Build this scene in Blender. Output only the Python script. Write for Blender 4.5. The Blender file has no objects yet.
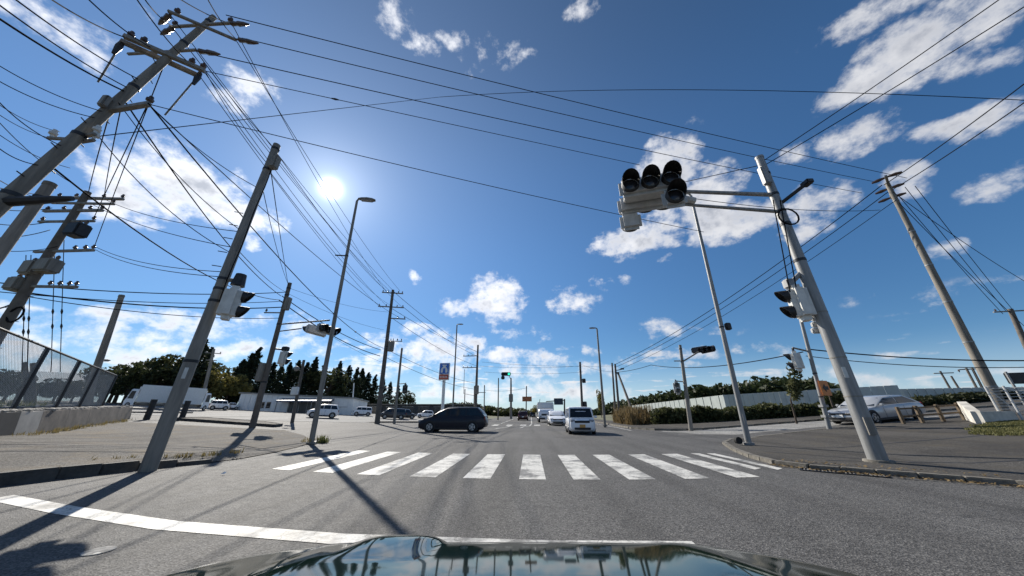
import bpy, bmesh, math, random
from mathutils import Vector, Matrix
R = math.radians
random.seed(7)
S = bpy.context.scene
COL = S.collection

# ------------------------------------------------------------------ camera
FPX = 302.0
PITCH = math.atan(125 / FPX)
YAW = R(3.24)
EYE = 1.2
cam_d = bpy.data.cameras.new('dash_camera')
cam_d.sensor_width = 36.0
cam_d.lens = FPX / 1024 * 36.0
cam_d.clip_start = 0.02
cam_d.clip_end = 6000
cam = bpy.data.objects.new('dash_camera', cam_d)
COL.objects.link(cam)
cam.location = (0, 0, EYE)
cam.rotation_euler = (R(90) + PITCH, 0, YAW)
S.camera = cam

def ray(px, py):
    x = (px - 512) / FPX; y = (288 - py) / FPX
    fw = math.cos(PITCH) - y * math.sin(PITCH); up = math.sin(PITCH) + y * math.cos(PITCH)
    return Vector((x * math.cos(YAW) - fw * math.sin(YAW), x * math.sin(YAW) + fw * math.cos(YAW), up))

# ------------------------------------------------------------------ sky, sun, exposure
SUN_AZ, SUN_EL = R(-40.2), R(34.5)      # azimuth measured from +Y towards +X
sun_dir = Vector((math.sin(SUN_AZ) * math.cos(SUN_EL), math.cos(SUN_AZ) * math.cos(SUN_EL), math.sin(SUN_EL)))
SKY_STRENGTH = 0.091
S.view_settings.view_transform = 'Standard'
S.view_settings.look = 'None'
S.view_settings.exposure = 0.55
S.view_settings.gamma = 1.0
S.cycles.use_denoising = True
S.cycles.max_bounces = 4
S.cycles.transparent_max_bounces = 12

sl = bpy.data.lights.new('sun', 'SUN'); sl.energy = 4.6; sl.angle = R(0.53); sl.color = (1.0, 0.94, 0.84)
so = bpy.data.objects.new('sun', sl); COL.objects.link(so)
so.rotation_euler = (-sun_dir).to_track_quat('-Z', 'Y').to_euler()
so.location = (0, 0, 60)

# clouds: centre pixel, half width, half height (pixels), tilt, weight
CLOUDS = [(920,48,85,38,-8,1.0),(870,78,55,22,-10,1.0),(880,14,60,18,0,.7),(990,62,40,14,10,.55),
 (855,141,46,17,-4,.9),(800,150,22,14,0,.65),(968,128,42,20,12,.85),(1003,178,24,24,20,.7),(905,183,24,18,-20,.75),
 (818,205,28,24,30,.85),(806,230,30,11,0,.75),
 (668,178,34,44,0,1.0),(722,222,48,24,5,1.0),(640,238,52,16,-8,1.0),(628,250,30,10,0,.6),(700,200,40,30,10,1.0),(668,262,9,6,0,.6),(627,278,10,6,0,.6),
 (185,185,75,36,8,1.0),(118,178,36,26,0,.8),(120,205,50,20,20,.8),(235,214,50,20,15,.95),(252,243,12,7,0,.6),
 (40,18,60,24,15,.7),(100,48,30,26,30,.55),(248,92,24,34,50,.65),(128,8,30,10,0,.5),
 (397,18,18,26,20,.62),(415,44,32,12,18,.6),(470,50,40,22,10,.42),(515,52,20,14,0,.5),(580,8,18,18,0,.6),
 (497,300,28,24,0,.95),(453,307,18,10,8,.7),(572,302,28,14,10,.75),(662,331,20,11,0,.7),(416,278,9,6,30,.5),(412,329,20,6,5,.65),(600,285,20,8,0,.35),
 (945,250,28,12,-5,.6),(920,235,20,5,0,.3),
 (70,325,120,26,12,.52),(60,378,120,20,8,.62),(190,330,110,18,6,.55),(190,380,90,16,0,.55),(262,325,60,18,10,.5),
 (440,352,50,20,5,.8),(335,372,70,12,5,.65),(545,358,36,12,8,.65),(560,388,70,12,4,.7),(485,392,70,12,0,.7),(430,390,50,10,0,.6),(520,335,40,8,10,.4),
 (400,345,22,8,5,.7),(470,345,26,11,0,.8),(505,356,22,9,8,.75),(525,372,30,9,0,.75),(600,372,26,8,0,.7),(590,352,16,6,10,.6),(450,375,34,9,0,.7),(380,360,30,8,6,.65),(300,345,40,9,8,.65),(130,352,50,10,10,.8),(230,352,46,9,4,.75),(40,350,50,12,10,.7),(110,310,50,9,10,.65),(690,352,34,7,0,.6),(650,362,50,6,0,.45),(745,350,30,6,0,.4),(860,378,80,9,-2,.6),(985,368,50,8,0,.55),(770,352,40,8,0,.35)]

def build_world():
    w = bpy.data.worlds.new('World'); S.world = w; w.use_nodes = True
    w.cycles.sampling_method = 'MANUAL'; w.cycles.sample_map_resolution = 256
    nt = w.node_tree; N = nt.nodes; L = nt.links
    N.clear()
    def val(x, sock):
        if isinstance(x, (int, float)): sock.default_value = x
        elif isinstance(x, (tuple, list, Vector)): sock.default_value = tuple(x)
        else: L.new(x, sock)
    def m(op, a, b=0.0, c=0.0, clamp=False):
        n = N.new('ShaderNodeMath'); n.operation = op; n.use_clamp = clamp
        val(a, n.inputs[0]); val(b, n.inputs[1]); val(c, n.inputs[2]); return n.outputs[0]
    def dot(a, b):
        n = N.new('ShaderNodeVectorMath'); n.operation = 'DOT_PRODUCT'; val(a, n.inputs[0]); val(b, n.inputs[1]); return n.outputs['Value']
    def vop(op, a, b):
        n = N.new('ShaderNodeVectorMath'); n.operation = op; val(a, n.inputs[0]); val(b, n.inputs[1]); return n.outputs[0]
    def mix(f, a, b, bt='MIX'):
        n = N.new('ShaderNodeMix'); n.data_type = 'RGBA'; n.blend_type = bt
        val(f, n.inputs[0]); val(a, n.inputs[6]); val(b, n.inputs[7]); return n.outputs[2]
    def mapr(x, a, b, c=0.0, d=1.0, t='SMOOTHSTEP'):
        n = N.new('ShaderNodeMapRange'); n.interpolation_type = t
        val(x, n.inputs[0]); val(a, n.inputs[1]); val(b, n.inputs[2]); val(c, n.inputs[3]); val(d, n.inputs[4]); return n.outputs[0]
    tc = N.new('ShaderNodeTexCoord'); D = vop('NORMALIZE', tc.outputs['Generated'], (0, 0, 0))
    sep = N.new('ShaderNodeSeparateXYZ'); L.new(D, sep.inputs[0])
    sky = N.new('ShaderNodeTexSky'); sky.sky_type = 'NISHITA'; sky.sun_disc = False
    sky.sun_elevation = SUN_EL; sky.sun_rotation = SUN_AZ; sky.altitude = 1800; sky.air_density = 0.85; sky.dust_density = 0.05; sky.ozone_density = 2.0
    # domain warp so cloud outlines are ragged
    nz = N.new('ShaderNodeTexNoise'); nz.inputs['Scale'].default_value = 9; nz.inputs['Detail'].default_value = 5; L.new(D, nz.inputs['Vector'])
    warp = vop('SCALE', vop('SUBTRACT', nz.outputs['Color'], (0.5, 0.5, 0.5)), (0, 0, 0))
    warp.node.inputs['Scale'].default_value = 0.075
    Dw = vop('ADD', D, warp)
    dens = None
    for (px, py, rx, ry, rot, wt) in CLOUDS:
        c = ray(px, py).normalized()
        cr, sr = math.cos(R(rot)), math.sin(R(rot))
        a = ray(px + rx * cr, py + rx * sr).normalized(); b = ray(px - ry * sr, py + ry * cr).normalized()
        def tang(v):
            t = v - c * v.dot(c); return t / t.length_squared
        u, v = tang(a), tang(b)
        du, dv = dot(Dw, u), dot(Dw, v)
        q = m('MULTIPLY_ADD', du, du, m('MULTIPLY', dv, dv))
        # weight falls from wt to 0 at about 1.3 radii
        e = m('MULTIPLY_ADD', q, -0.62 * wt, wt)
        dens = e if dens is None else m('MAXIMUM', dens, e)
    # generic scattered cloud outside the frame (behind the camera), same character
    gen = N.new('ShaderNodeTexNoise'); gen.inputs['Scale'].default_value = 3.1; gen.inputs['Detail'].default_value = 3
    L.new(D, gen.inputs['Vector'])
    behind = mapr(dot(D, (math.sin(YAW), -math.cos(YAW), -0.15)), -0.25, 0.1)
    gcl = m('MULTIPLY', mapr(gen.outputs['Fac'], 0.5, 0.68), behind)
    dens = m('MAXIMUM', dens, gcl)
    # rows of small fair-weather puffs low over the horizon, laid out on a flat cloud deck
    iz = m('DIVIDE', 1.0, m('MAXIMUM', m('ADD', sep.outputs[2], 0.02), 0.04))
    deck = N.new('ShaderNodeCombineXYZ'); L.new(m('MULTIPLY', sep.outputs[0], iz), deck.inputs[0]); L.new(m('MULTIPLY', sep.outputs[1], iz), deck.inputs[1])
    pf = N.new('ShaderNodeTexNoise'); pf.inputs['Scale'].default_value = 0.62; pf.inputs['Detail'].default_value = 3; pf.inputs['Roughness'].default_value = 0.55; L.new(deck.outputs[0], pf.inputs['Vector'])
    puffs = m('MULTIPLY', mapr(pf.outputs['Fac'], 0.49, 0.66), m('MULTIPLY', mapr(sep.outputs[2], 0.015, 0.05), mapr(sep.outputs[2], 0.14, 0.30, 1.0, 0.0)))
    dens = m('MAXIMUM', dens, m('MULTIPLY', puffs, m('MULTIPLY_ADD', mapr(dot(D, (-0.35, 0.94, 0.0)), 0.5, 0.92), 0.4, 0.48)))
    fb = N.new('ShaderNodeTexNoise'); fb.inputs['Scale'].default_value = 19; fb.inputs['Detail'].default_value = 9; fb.inputs['Roughness'].default_value = 0.62
    stretch = N.new('ShaderNodeMapping'); stretch.inputs['Scale'].default_value = (1, 1, 1.35); L.new(D, stretch.inputs['Vector'])
    L.new(stretch.outputs[0], fb.inputs['Vector'])
    d2 = m('ADD', dens, m('MULTIPLY', m('SUBTRACT', fb.outputs['Fac'], 0.5), 2.3))
    cover = mapr(d2, 0.22, 1.02)
    cover = m('MULTIPLY', cover, mapr(dens, 0.02, 0.22))
    # shading: dense cores a little grey, second noise for billows
    fb2 = N.new('ShaderNodeTexNoise'); fb2.inputs['Scale'].default_value = 13; fb2.inputs['Detail'].default_value = 6
    off = vop('ADD', stretch.outputs[0], tuple(sun_dir * 0.03)); L.new(off, fb2.inputs['Vector'])
    core = m('MULTIPLY', mapr(d2, 0.6, 1.35), mapr(fb2.outputs['Fac'], 0.36, 0.6))
    s_sun = dot(D, sun_dir)
    near = mapr(s_sun, 0.3, 0.98)
    lit = m('MULTIPLY_ADD', near, 0.35, 0.88)
    cs = N.new('ShaderNodeCombineColor'); 
    for i in range(3): L.new(lit, cs.inputs[i])
    ccol = mix(m('MULTIPLY', core, 0.85), mix(1.0, cs.outputs[0], (0.60, 0.605, 0.63, 1), 'MULTIPLY'), (0.24, 0.26, 0.31, 1))
    skys = N.new('ShaderNodeVectorMath'); skys.operation = 'SCALE'; L.new(sky.outputs[0], skys.inputs[0]); skys.inputs['Scale'].default_value = SKY_STRENGTH
    # deepen the blue a little, like the photograph's processing of the clear air
    hs = N.new('ShaderNodeHueSaturation'); hs.inputs['Saturation'].default_value = 1.22; hs.inputs['Value'].default_value = 1.0; L.new(skys.outputs[0], hs.inputs['Color'])
    air = mix(1.0, hs.outputs[0], (0.95, 1.05, 1.03, 1), 'MULTIPLY')
    fall = N.new('ShaderNodeVectorMath'); fall.operation = 'SCALE'; L.new(air, fall.inputs[0]); L.new(m('MULTIPLY', mapr(sep.outputs[2], 0.0, 0.55, 0.66, 1.0), mapr(sep.outputs[2], 0.65, 0.95, 1.0, 0.8)), fall.inputs['Scale']); air = mix(mapr(sep.outputs[2], 0.0, 0.16, 0.6, 0.0), fall.outputs[0], (0.36, 0.44, 0.53, 1))
    base = mix(m('MULTIPLY', cover, 0.94), air, ccol)
    # aureole of thin haze around the sun
    ang = m('MULTIPLY', m('ARCCOSINE', m('MINIMUM', s_sun, 0.999999)), 180 / math.pi)
    core_g = m('MULTIPLY', m('POWER', 2.718, m('MULTIPLY', m('MULTIPLY', ang, ang), -0.8)), 2.0)
    halo = m('MULTIPLY', m('POWER', 2.718, m('MULTIPLY', ang, -0.27)), 0.5)
    halo2 = m('MULTIPLY', m('POWER', 2.718, m('MULTIPLY', ang, -0.04)), 0.17)
    g = m('ADD', m('ADD', core_g, halo), halo2)
    gc = N.new('ShaderNodeVectorMath'); gc.operation = 'SCALE'; gc.inputs[0].default_value = (0.92, 0.97, 1.0); L.new(g, gc.inputs['Scale'])
    tot = vop('ADD', base, gc.outputs[0])
    bg = N.new('ShaderNodeBackground'); L.new(tot, bg.inputs[0]); bg.inputs[1].default_value = 1.0
    out = N.new('ShaderNodeOutputWorld'); L.new(bg.outputs[0], out.inputs[0])
build_world()

# ------------------------------------------------------------------ terrain: the land climbs gently on both sides of the crossing
BREAKS = (-62.0, -9.2, 10.5, 60.0)
def terr(x, y=0):
    if x < -9.2: return 0.05 * (min(-x, 62.0) - 9.2)
    if x > 10.5: return 0.07 * (min(x, 60.0) - 10.5)
    return 0.0
def Gt(px, py, lift=0.0):
    r = ray(px, py); h = math.hypot(r.x, r.y); r = r / h
    prev = 1.0
    d = 1.0
    while d < 400:
        if EYE + r.z * d < terr(r.x * d) + lift:
            a, b = prev, d
            for _ in range(30):
                mm = (a + b) / 2
                if EYE + r.z * mm < terr(r.x * mm) + lift: b = mm
                else: a = mm
            return Vector((r.x * b, r.y * b, EYE + r.z * b))
        prev = d; d *= 1.03
    return Vector((r.x * 400, r.y * 400, terr(r.x * 400)))
def D(px, py, d):
    r = ray(px, py); t = d / math.hypot(r.x, r.y)
    return Vector((r.x * t, r.y * t, EYE + r.z * t))
def hd(p): return math.hypot(p.x, p.y)

# ------------------------------------------------------------------ materials
MATS = {}
def mat(name, col, rough=0.6, metal=0.0, var=0.15, scale=6.0, bump=0.0, coat=0.0, stretch=1.0, col2=None, emit=None, spec=0.5, alpha=None, trans=0.0):
    if name in MATS: return MATS[name]
    m = bpy.data.materials.new(name); m.use_nodes = True
    nt = m.node_tree; b = nt.nodes['Principled BSDF']
    b.inputs['Roughness'].default_value = rough; b.inputs['Metallic'].default_value = metal
    b.inputs['Specular IOR Level'].default_value = spec
    if coat: b.inputs['Coat Weight'].default_value = coat; b.inputs['Coat Roughness'].default_value = 0.04
    tc = nt.nodes.new('ShaderNodeTexCoord')
    nz = nt.nodes.new('ShaderNodeTexNoise'); nz.inputs['Scale'].default_value = scale; nz.inputs['Detail'].default_value = 6; nz.inputs['Roughness'].default_value = 0.65
    mpg = nt.nodes.new('ShaderNodeMapping'); mpg.inputs['Scale'].default_value = (1, 1, stretch); nt.links.new(tc.outputs['Object'], mpg.inputs['Vector']); nt.links.new(mpg.outputs[0], nz.inputs['Vector'])
    rp = nt.nodes.new('ShaderNodeValToRGB')
    c2 = col2 if col2 else tuple(c * (1 + var) for c in col)
    c1 = col if col2 else tuple(c * (1 - var) for c in col)
    rp.color_ramp.elements[0].color = (*c1, 1); rp.color_ramp.elements[1].color = (*c2, 1)
    rp.color_ramp.elements[0].position = 0.35; rp.color_ramp.elements[1].position = 0.68
    nt.links.new(nz.outputs['Fac'], rp.inputs[0]); nt.links.new(rp.outputs[0], b.inputs['Base Color'])
    if bump:
        bp = nt.nodes.new('ShaderNodeBump'); bp.inputs['Strength'].default_value = bump; bp.inputs['Distance'].default_value = 0.02
        nz2 = nt.nodes.new('ShaderNodeTexNoise'); nz2.inputs['Scale'].default_value = scale * 7; nz2.inputs['Detail'].default_value = 3
        nt.links.new(tc.outputs['Object'], nz2.inputs['Vector']); nt.links.new(nz2.outputs['Fac'], bp.inputs['Height']); nt.links.new(bp.outputs[0], b.inputs['Normal'])
    if emit: b.inputs['Emission Color'].default_value = (*emit[0], 1); b.inputs['Emission Strength'].default_value = emit[1]
    if trans:
        b.inputs['Transmission Weight'].default_value = trans; b.inputs['IOR'].default_value = 1.3
    MATS[name] = m
    return m

def leaf_mat(name, c1, c2, transl=0.35):
    if name in MATS: return MATS[name]
    m = bpy.data.materials.new(name); m.use_nodes = True
    nt = m.node_tree; N = nt.nodes; L = nt.links; b = N['Principled BSDF']; out = N['Material Output']
    b.inputs['Roughness'].default_value = 0.6; b.inputs['Specular IOR Level'].default_value = 0.25
    tc = N.new('ShaderNodeTexCoord'); nz = N.new('ShaderNodeTexNoise'); nz.inputs['Scale'].default_value = 1.1; nz.inputs['Detail'].default_value = 8; nz.inputs['Roughness'].default_value = .8
    L.new(tc.outputs['Object'], nz.inputs['Vector'])
    oi = N.new('ShaderNodeObjectInfo')
    ad = N.new('ShaderNodeMath'); ad.operation = 'MULTIPLY_ADD'; L.new(oi.outputs['Random'], ad.inputs[0]); ad.inputs[1].default_value = 0.22
    L.new(nz.outputs['Fac'], ad.inputs[2])
    rp = N.new('ShaderNodeValToRGB'); rp.color_ramp.elements[0].color = (*c1, 1); rp.color_ramp.elements[1].color = (*c2, 1)
    rp.color_ramp.elements[0].position = 0.42; rp.color_ramp.elements[1].position = 0.75
    L.new(ad.outputs[0], rp.inputs[0]); L.new(rp.outputs[0], b.inputs['Base Color'])
    t = N.new('ShaderNodeBsdfTranslucent'); L.new(rp.outputs[0], t.inputs[0])
    mx = N.new('ShaderNodeMixShader'); mx.inputs[0].default_value = transl
    L.new(b.outputs[0], mx.inputs[1]); L.new(t.outputs[0], mx.inputs[2]); L.new(mx.outputs[0], out.inputs[0])
    MATS[name] = m
    return m

def asphalt_mat(name, dark, light, patch=0.25, grain=60, rough=0.75, warm=(1, 1, 1), spec=0.5, dirt=None):
    """aggregate: fine voronoi stones, mid noise, large worn patches and tyre-polished lanes"""
    m = bpy.data.materials.new(name); m.use_nodes = True
    nt = m.node_tree; N = nt.nodes; L = nt.links; b = N['Principled BSDF']
    tc = N.new('ShaderNodeTexCoord')
    def noise(sc, det, ro=0.6):
        n = N.new('ShaderNodeTexNoise'); n.inputs['Scale'].default_value = sc; n.inputs['Detail'].default_value = det; n.inputs['Roughness'].default_value = ro
        L.new(tc.outputs['Object'], n.inputs['Vector']); return n
    def mth(op, a, bb):
        n = N.new('ShaderNodeMath'); n.operation = op
        for i, v in enumerate((a, bb)):
            if isinstance(v, (int, float)): n.inputs[i].default_value = v
            else: L.new(v, n.inputs[i])
        return n.outputs[0]
    vo = N.new('ShaderNodeTexVoronoi'); vo.inputs['Scale'].default_value = grain; L.new(tc.outputs['Object'], vo.inputs['Vector'])
    sc = N.new('ShaderNodeSeparateColor'); L.new(vo.outputs['Color'], sc.inputs[0])
    big = noise(0.35, 5); mid = noise(5, 6, .7)
    vo2 = N.new('ShaderNodeTexVoronoi'); vo2.inputs['Scale'].default_value = grain * 0.4; L.new(tc.outputs['Object'], vo2.inputs['Vector'])
    sc2 = N.new('ShaderNodeSeparateColor'); L.new(vo2.outputs['Color'], sc2.inputs[0])
    f = mth('ADD', mth('MULTIPLY', sc.outputs[0], 0.95), mth('ADD', mth('MULTIPLY', big.outputs['Fac'], patch * 2), mth('MULTIPLY', mid.outputs['Fac'], 0.35)))
    f = mth('ADD', mth('SUBTRACT', f, patch + 0.28), mth('MULTIPLY', sc2.outputs[0], 0.15))
    rp = N.new('ShaderNodeValToRGB')
    rp.color_ramp.elements[0].color = (*(dark * w for w in warm), 1); rp.color_ramp.elements[1].color = (*(light * w for w in warm), 1)
    rp.color_ramp.elements[0].position = 0.1; rp.color_ramp.elements[1].position = 0.85
    L.new(f, rp.inputs[0])
    colr = rp.outputs[0]
    # bright stone chips
    chips = N.new('ShaderNodeMapRange'); chips.inputs[1].default_value = 0.93; chips.inputs[2].default_value = 0.97; L.new(sc.outputs[1], chips.inputs[0])
    mx = N.new('ShaderNodeMix'); mx.data_type = 'RGBA'; L.new(mth('MULTIPLY', chips.outputs[0], 0.45), mx.inputs[0]); L.new(colr, mx.inputs[6]); mx.inputs[7].default_value = (light * 2.2, light * 2.15, light * 2.0, 1)
    colr = mx.outputs[2]
    # dark sealed cracks and oil streaks along the lanes
    mp = N.new('ShaderNodeMapping'); mp.inputs['Scale'].default_value = (1.3, 0.06, 1); L.new(tc.outputs['Object'], mp.inputs['Vector'])
    st = N.new('ShaderNodeTexNoise'); st.inputs['Scale'].default_value = 1.0; st.inputs['Detail'].default_value = 4; L.new(mp.outputs[0], st.inputs['Vector'])
    sm = N.new('ShaderNodeMapRange'); sm.inputs[1].default_value = 0.46; sm.inputs[2].default_value = 0.66; L.new(st.outputs['Fac'], sm.inputs[0])
    mx2 = N.new('ShaderNodeMix'); mx2.data_type = 'RGBA'; mx2.blend_type = 'MULTIPLY'; L.new(mth('MULTIPLY', sm.outputs[0], 0.75), mx2.inputs[0]); L.new(colr, mx2.inputs[6]); mx2.inputs[7].default_value = (.62, .61, .6, 1)
    colr = mx2.outputs[2]
    # hairline cracks and a few darker repair patches
    cv = N.new('ShaderNodeTexVoronoi'); cv.feature = 'DISTANCE_TO_EDGE'; cv.inputs['Scale'].default_value = 0.33
    cw = N.new('ShaderNodeVectorMath'); cw.operation = 'SCALE'; cw.inputs['Scale'].default_value = 1.1; cn = noise(1.4, 5, .7); L.new(cn.outputs['Color'], cw.inputs[0])
    ca = N.new('ShaderNodeVectorMath'); ca.operation = 'ADD'; L.new(tc.outputs['Object'], ca.inputs[0]); L.new(cw.outputs[0], ca.inputs[1]); L.new(ca.outputs[0], cv.inputs['Vector'])
    cm = N.new('ShaderNodeMapRange'); cm.inputs[1].default_value = 0.003; cm.inputs[2].default_value = 0.011; cm.inputs[3].default_value = 0.55; cm.inputs[4].default_value = 0.0; L.new(cv.outputs['Distance'], cm.inputs[0])
    cg = N.new('ShaderNodeMapRange'); cg.inputs[1].default_value = 0.5; cg.inputs[2].default_value = 0.6; L.new(big.outputs['Fac'], cg.inputs[0])
    mxc = N.new('ShaderNodeMix'); mxc.data_type = 'RGBA'; L.new(mth('MULTIPLY', cm.outputs[0], cg.outputs[0]), mxc.inputs[0]); L.new(colr, mxc.inputs[6]); mxc.inputs[7].default_value = (dark * .5, dark * .5, dark * .5, 1)
    colr = mxc.outputs[2]
    pn = noise(0.16, 2, .4); pm = N.new('ShaderNodeMapRange'); pm.inputs[1].default_value = 0.58; pm.inputs[2].default_value = 0.61; L.new(pn.outputs['Fac'], pm.inputs[0])
    mxp = N.new('ShaderNodeMix'); mxp.data_type = 'RGBA'; mxp.blend_type = 'MULTIPLY'; L.new(mth('MULTIPLY', pm.outputs[0], 0.6), mxp.inputs[0]); L.new(colr, mxp.inputs[6]); mxp.inputs[7].default_value = (.72, .72, .73, 1)
    colr = mxp.outputs[2]
    if dirt:
        dn = noise(0.9, 7, .7); dm = N.new('ShaderNodeMapRange'); dm.inputs[1].default_value = 0.5; dm.inputs[2].default_value = 0.7; L.new(dn.outputs['Fac'], dm.inputs[0])
        mx3 = N.new('ShaderNodeMix'); mx3.data_type = 'RGBA'; L.new(mth('MULTIPLY', dm.outputs[0], 0.85), mx3.inputs[0]); L.new(colr, mx3.inputs[6]); mx3.inputs[7].default_value = (*dirt, 1)
        colr = mx3.outputs[2]
    L.new(colr, b.inputs['Base Color'])
    rr = N.new('ShaderNodeMapRange'); rr.inputs[3].default_value = rough - 0.1; rr.inputs[4].default_value = rough + 0.12; L.new(mid.outputs['Fac'], rr.inputs[0]); L.new(rr.outputs[0], b.inputs['Roughness'])
    b.inputs['Specular IOR Level'].default_value = spec
    bp = N.new('ShaderNodeBump'); bp.inputs['Strength'].default_value = 0.55; bp.inputs['Distance'].default_value = 0.012
    L.new(vo.outputs['Distance'], bp.inputs['Height']); L.new(bp.outputs[0], b.inputs['Normal'])
    MATS[name] = m
    return m

def paint_mark_mat():
    m = bpy.data.materials.new('road_paint'); m.use_nodes = True
    nt = m.node_tree; N = nt.nodes; L = nt.links; b = N['Principled BSDF']
    tc = N.new('ShaderNodeTexCoord')
    n1 = N.new('ShaderNodeTexNoise'); n1.inputs['Scale'].default_value = 1.15; n1.inputs['Detail'].default_value = 9; n1.inputs['Roughness'].default_value = .72; L.new(tc.outputs['Object'], n1.inputs['Vector'])
    r1 = N.new('ShaderNodeValToRGB'); r1.color_ramp.elements[0].position = 0.40; r1.color_ramp.elements[1].position = 0.53
    r1.color_ramp.elements[0].color = (0.16, 0.155, 0.145, 1); r1.color_ramp.elements[1].color = (0.58, 0.565, 0.525, 1)
    L.new(n1.outputs['Fac'], r1.inputs[0])
    n2 = N.new('ShaderNodeTexVoronoi'); n2.inputs['Scale'].default_value = 55; L.new(tc.outputs['Object'], n2.inputs['Vector'])
    s2 = N.new('ShaderNodeSeparateColor'); L.new(n2.outputs['Color'], s2.inputs[0])
    mr = N.new('ShaderNodeMapRange'); mr.inputs[3].default_value = 0.8; mr.inputs[4].default_value = 1.08; L.new(s2.outputs[0], mr.inputs[0])
    mx = N.new('ShaderNodeVectorMath'); mx.operation = 'SCALE'; L.new(r1.outputs[0], mx.inputs[0]); L.new(mr.outputs[0], mx.inputs['Scale'])
    # thin cracks
    v3 = N.new('ShaderNodeTexVoronoi'); v3.feature = 'DISTANCE_TO_EDGE'; v3.inputs['Scale'].default_value = 2.1
    wv = N.new('ShaderNodeVectorMath'); wv.operation = 'ADD'; L.new(tc.outputs['Object'], wv.inputs[0])
    n4 = N.new('ShaderNodeTexNoise'); n4.inputs['Scale'].default_value = 3; n4.inputs['Detail'].default_value = 4; L.new(tc.outputs['Object'], n4.inputs['Vector'])
    sc4 = N.new('ShaderNodeVectorMath'); sc4.operation = 'SCALE'; sc4.inputs['Scale'].default_value = 0.6; L.new(n4.outputs['Color'], sc4.inputs[0]); L.new(sc4.outputs[0], wv.inputs[1])
    L.new(wv.outputs[0], v3.inputs['Vector'])
    cr = N.new('ShaderNodeMapRange'); cr.inputs[1].default_value = 0.006; cr.inputs[2].default_value = 0.02; cr.inputs[3].default_value = 0.45; cr.inputs[4].default_value = 1; L.new(v3.outputs['Distance'], cr.inputs[0])
    mx2 = N.new('ShaderNodeVectorMath'); mx2.operation = 'SCALE'; L.new(mx.outputs[0], mx2.inputs[0]); L.new(cr.outputs[0], mx2.inputs['Scale'])
    L.new(mx2.outputs[0], b.inputs['Base Color'])
    b.inputs['Roughness'].default_value = 0.65
    MATS['road_paint'] = m
    return m

ASPH = asphalt_mat('asphalt', 0.042, 0.138, 0.28, 72, 0.78, (1.02, 0.985, 0.95), 0.3)
WALK = asphalt_mat('old_sidewalk_asphalt', 0.06, 0.19, 0.4, 55, 0.9, (1.07, 1.0, 0.91), 0.15, dirt=(0.165, 0.13, 0.085))
WALKD = asphalt_mat('dark_sidewalk_asphalt', 0.04, 0.10, 0.4, 60, 0.9, (1.07, 1.0, 0.92), 0.15, dirt=(0.085, 0.075, 0.06))
LOT = asphalt_mat('pale_lot_concrete', 0.17, 0.30, 0.3, 20, 0.85, (1.02, 1.0, 0.96), 0.25)
PAINT = paint_mark_mat()
EARTH = mat('dry_earth', (0.11, 0.095, 0.06), 0.9, var=0.4, scale=0.8, bump=0.5, col2=(0.10, 0.115, 0.045))
KERB = mat('kerb_concrete', (0.17, 0.155, 0.13), 0.9, var=0.45, scale=3.5, bump=0.4)
KERBD = mat('kerb_concrete_shadowed', (0.075, 0.07, 0.062), 0.85, var=0.4, scale=3.5, bump=0.4)  # kerb concrete darkened in colour to deepen its shadowed road face
CONC = mat('pole_concrete', (0.20, 0.178, 0.148), 0.82, var=0.36, scale=7, bump=0.3, stretch=0.09)
CONCP = mat('pale_pole_concrete', (0.25, 0.225, 0.195), 0.82, var=0.3, scale=7, bump=0.3, stretch=0.09)
CONCD = mat('dark_pole_concrete', (0.13, 0.112, 0.095), 0.85, var=0.25, scale=2.5)
STEEL = mat('galvanised_steel', (0.255, 0.255, 0.25), 0.55, 0.25, var=0.26, scale=8, stretch=0.1)
STEELD = mat('painted_signal_steel', (0.22, 0.202, 0.175), 0.6, 0.1, var=0.3, scale=8, stretch=0.1)
DARKM = mat('dark_metal', (0.035, 0.035, 0.038), 0.5, 0.4, var=0.3)
BLACK = mat('black_plastic', (0.012, 0.012, 0.013), 0.55, var=0.3)
CABLE = mat('cable_sheath', (0.012, 0.012, 0.014), 0.95, var=0.2, spec=0.05)
INS = mat('brown_porcelain', (0.09, 0.055, 0.04), 0.25, var=0.3)
INSW = mat('white_porcelain', (0.6, 0.6, 0.58), 0.25, var=0.1)
HOUSE = mat('signal_housing_paint', (0.62, 0.61, 0.57), 0.5, var=0.12, scale=5)
HOUSEG = mat('signal_housing_grey', (0.45, 0.45, 0.44), 0.5, var=0.14, scale=5)
LENS = mat('unlit_lens', (0.03, 0.03, 0.035), 0.2, var=0.3)
TEAL = mat('lit_green_lens', (0.02, 0.3, 0.2), 0.3, emit=((0.03, 0.75, 0.5), 1.1))
GLASS = mat('tinted_glass', (0.014, 0.017, 0.02), 0.06, var=0.2, spec=0.5)
WHITEP = mat('white_car_paint', (0.82, 0.82, 0.83), 0.35, var=0.03, coat=0.6)
SILVP = mat('silver_car_paint', (0.42, 0.43, 0.44), 0.35, 0.35, var=0.04, coat=0.7)
NAVYP = mat('dark_navy_car_paint', (0.010, 0.011, 0.02), 0.35, 0.0, var=0.1, coat=0.15, spec=0.3)
BLKP = mat('black_car_paint', (0.012, 0.012, 0.014), 0.3, 0.1, var=0.1, coat=0.8)
REDP = mat('dark_red_car_paint', (0.05, 0.012, 0.01), 0.3, 0.1, var=0.1, coat=0.8)
HOODP = mat('dark_green_car_paint', (0.004, 0.012, 0.010), 0.05, 0.0, var=0.15, spec=0.42)
TYRE = mat('tyre_rubber', (0.014, 0.014, 0.014), 0.85, var=0.2)
RIM = mat('alloy_rim', (0.45, 0.45, 0.46), 0.35, 0.7, var=0.1)
LAMPG = mat('headlamp_glass', (0.32, 0.34, 0.37), 0.12, var=0.1)
TAIL = mat('tail_lamp_red', (0.25, 0.012, 0.01), 0.2, var=0.2)
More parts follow.
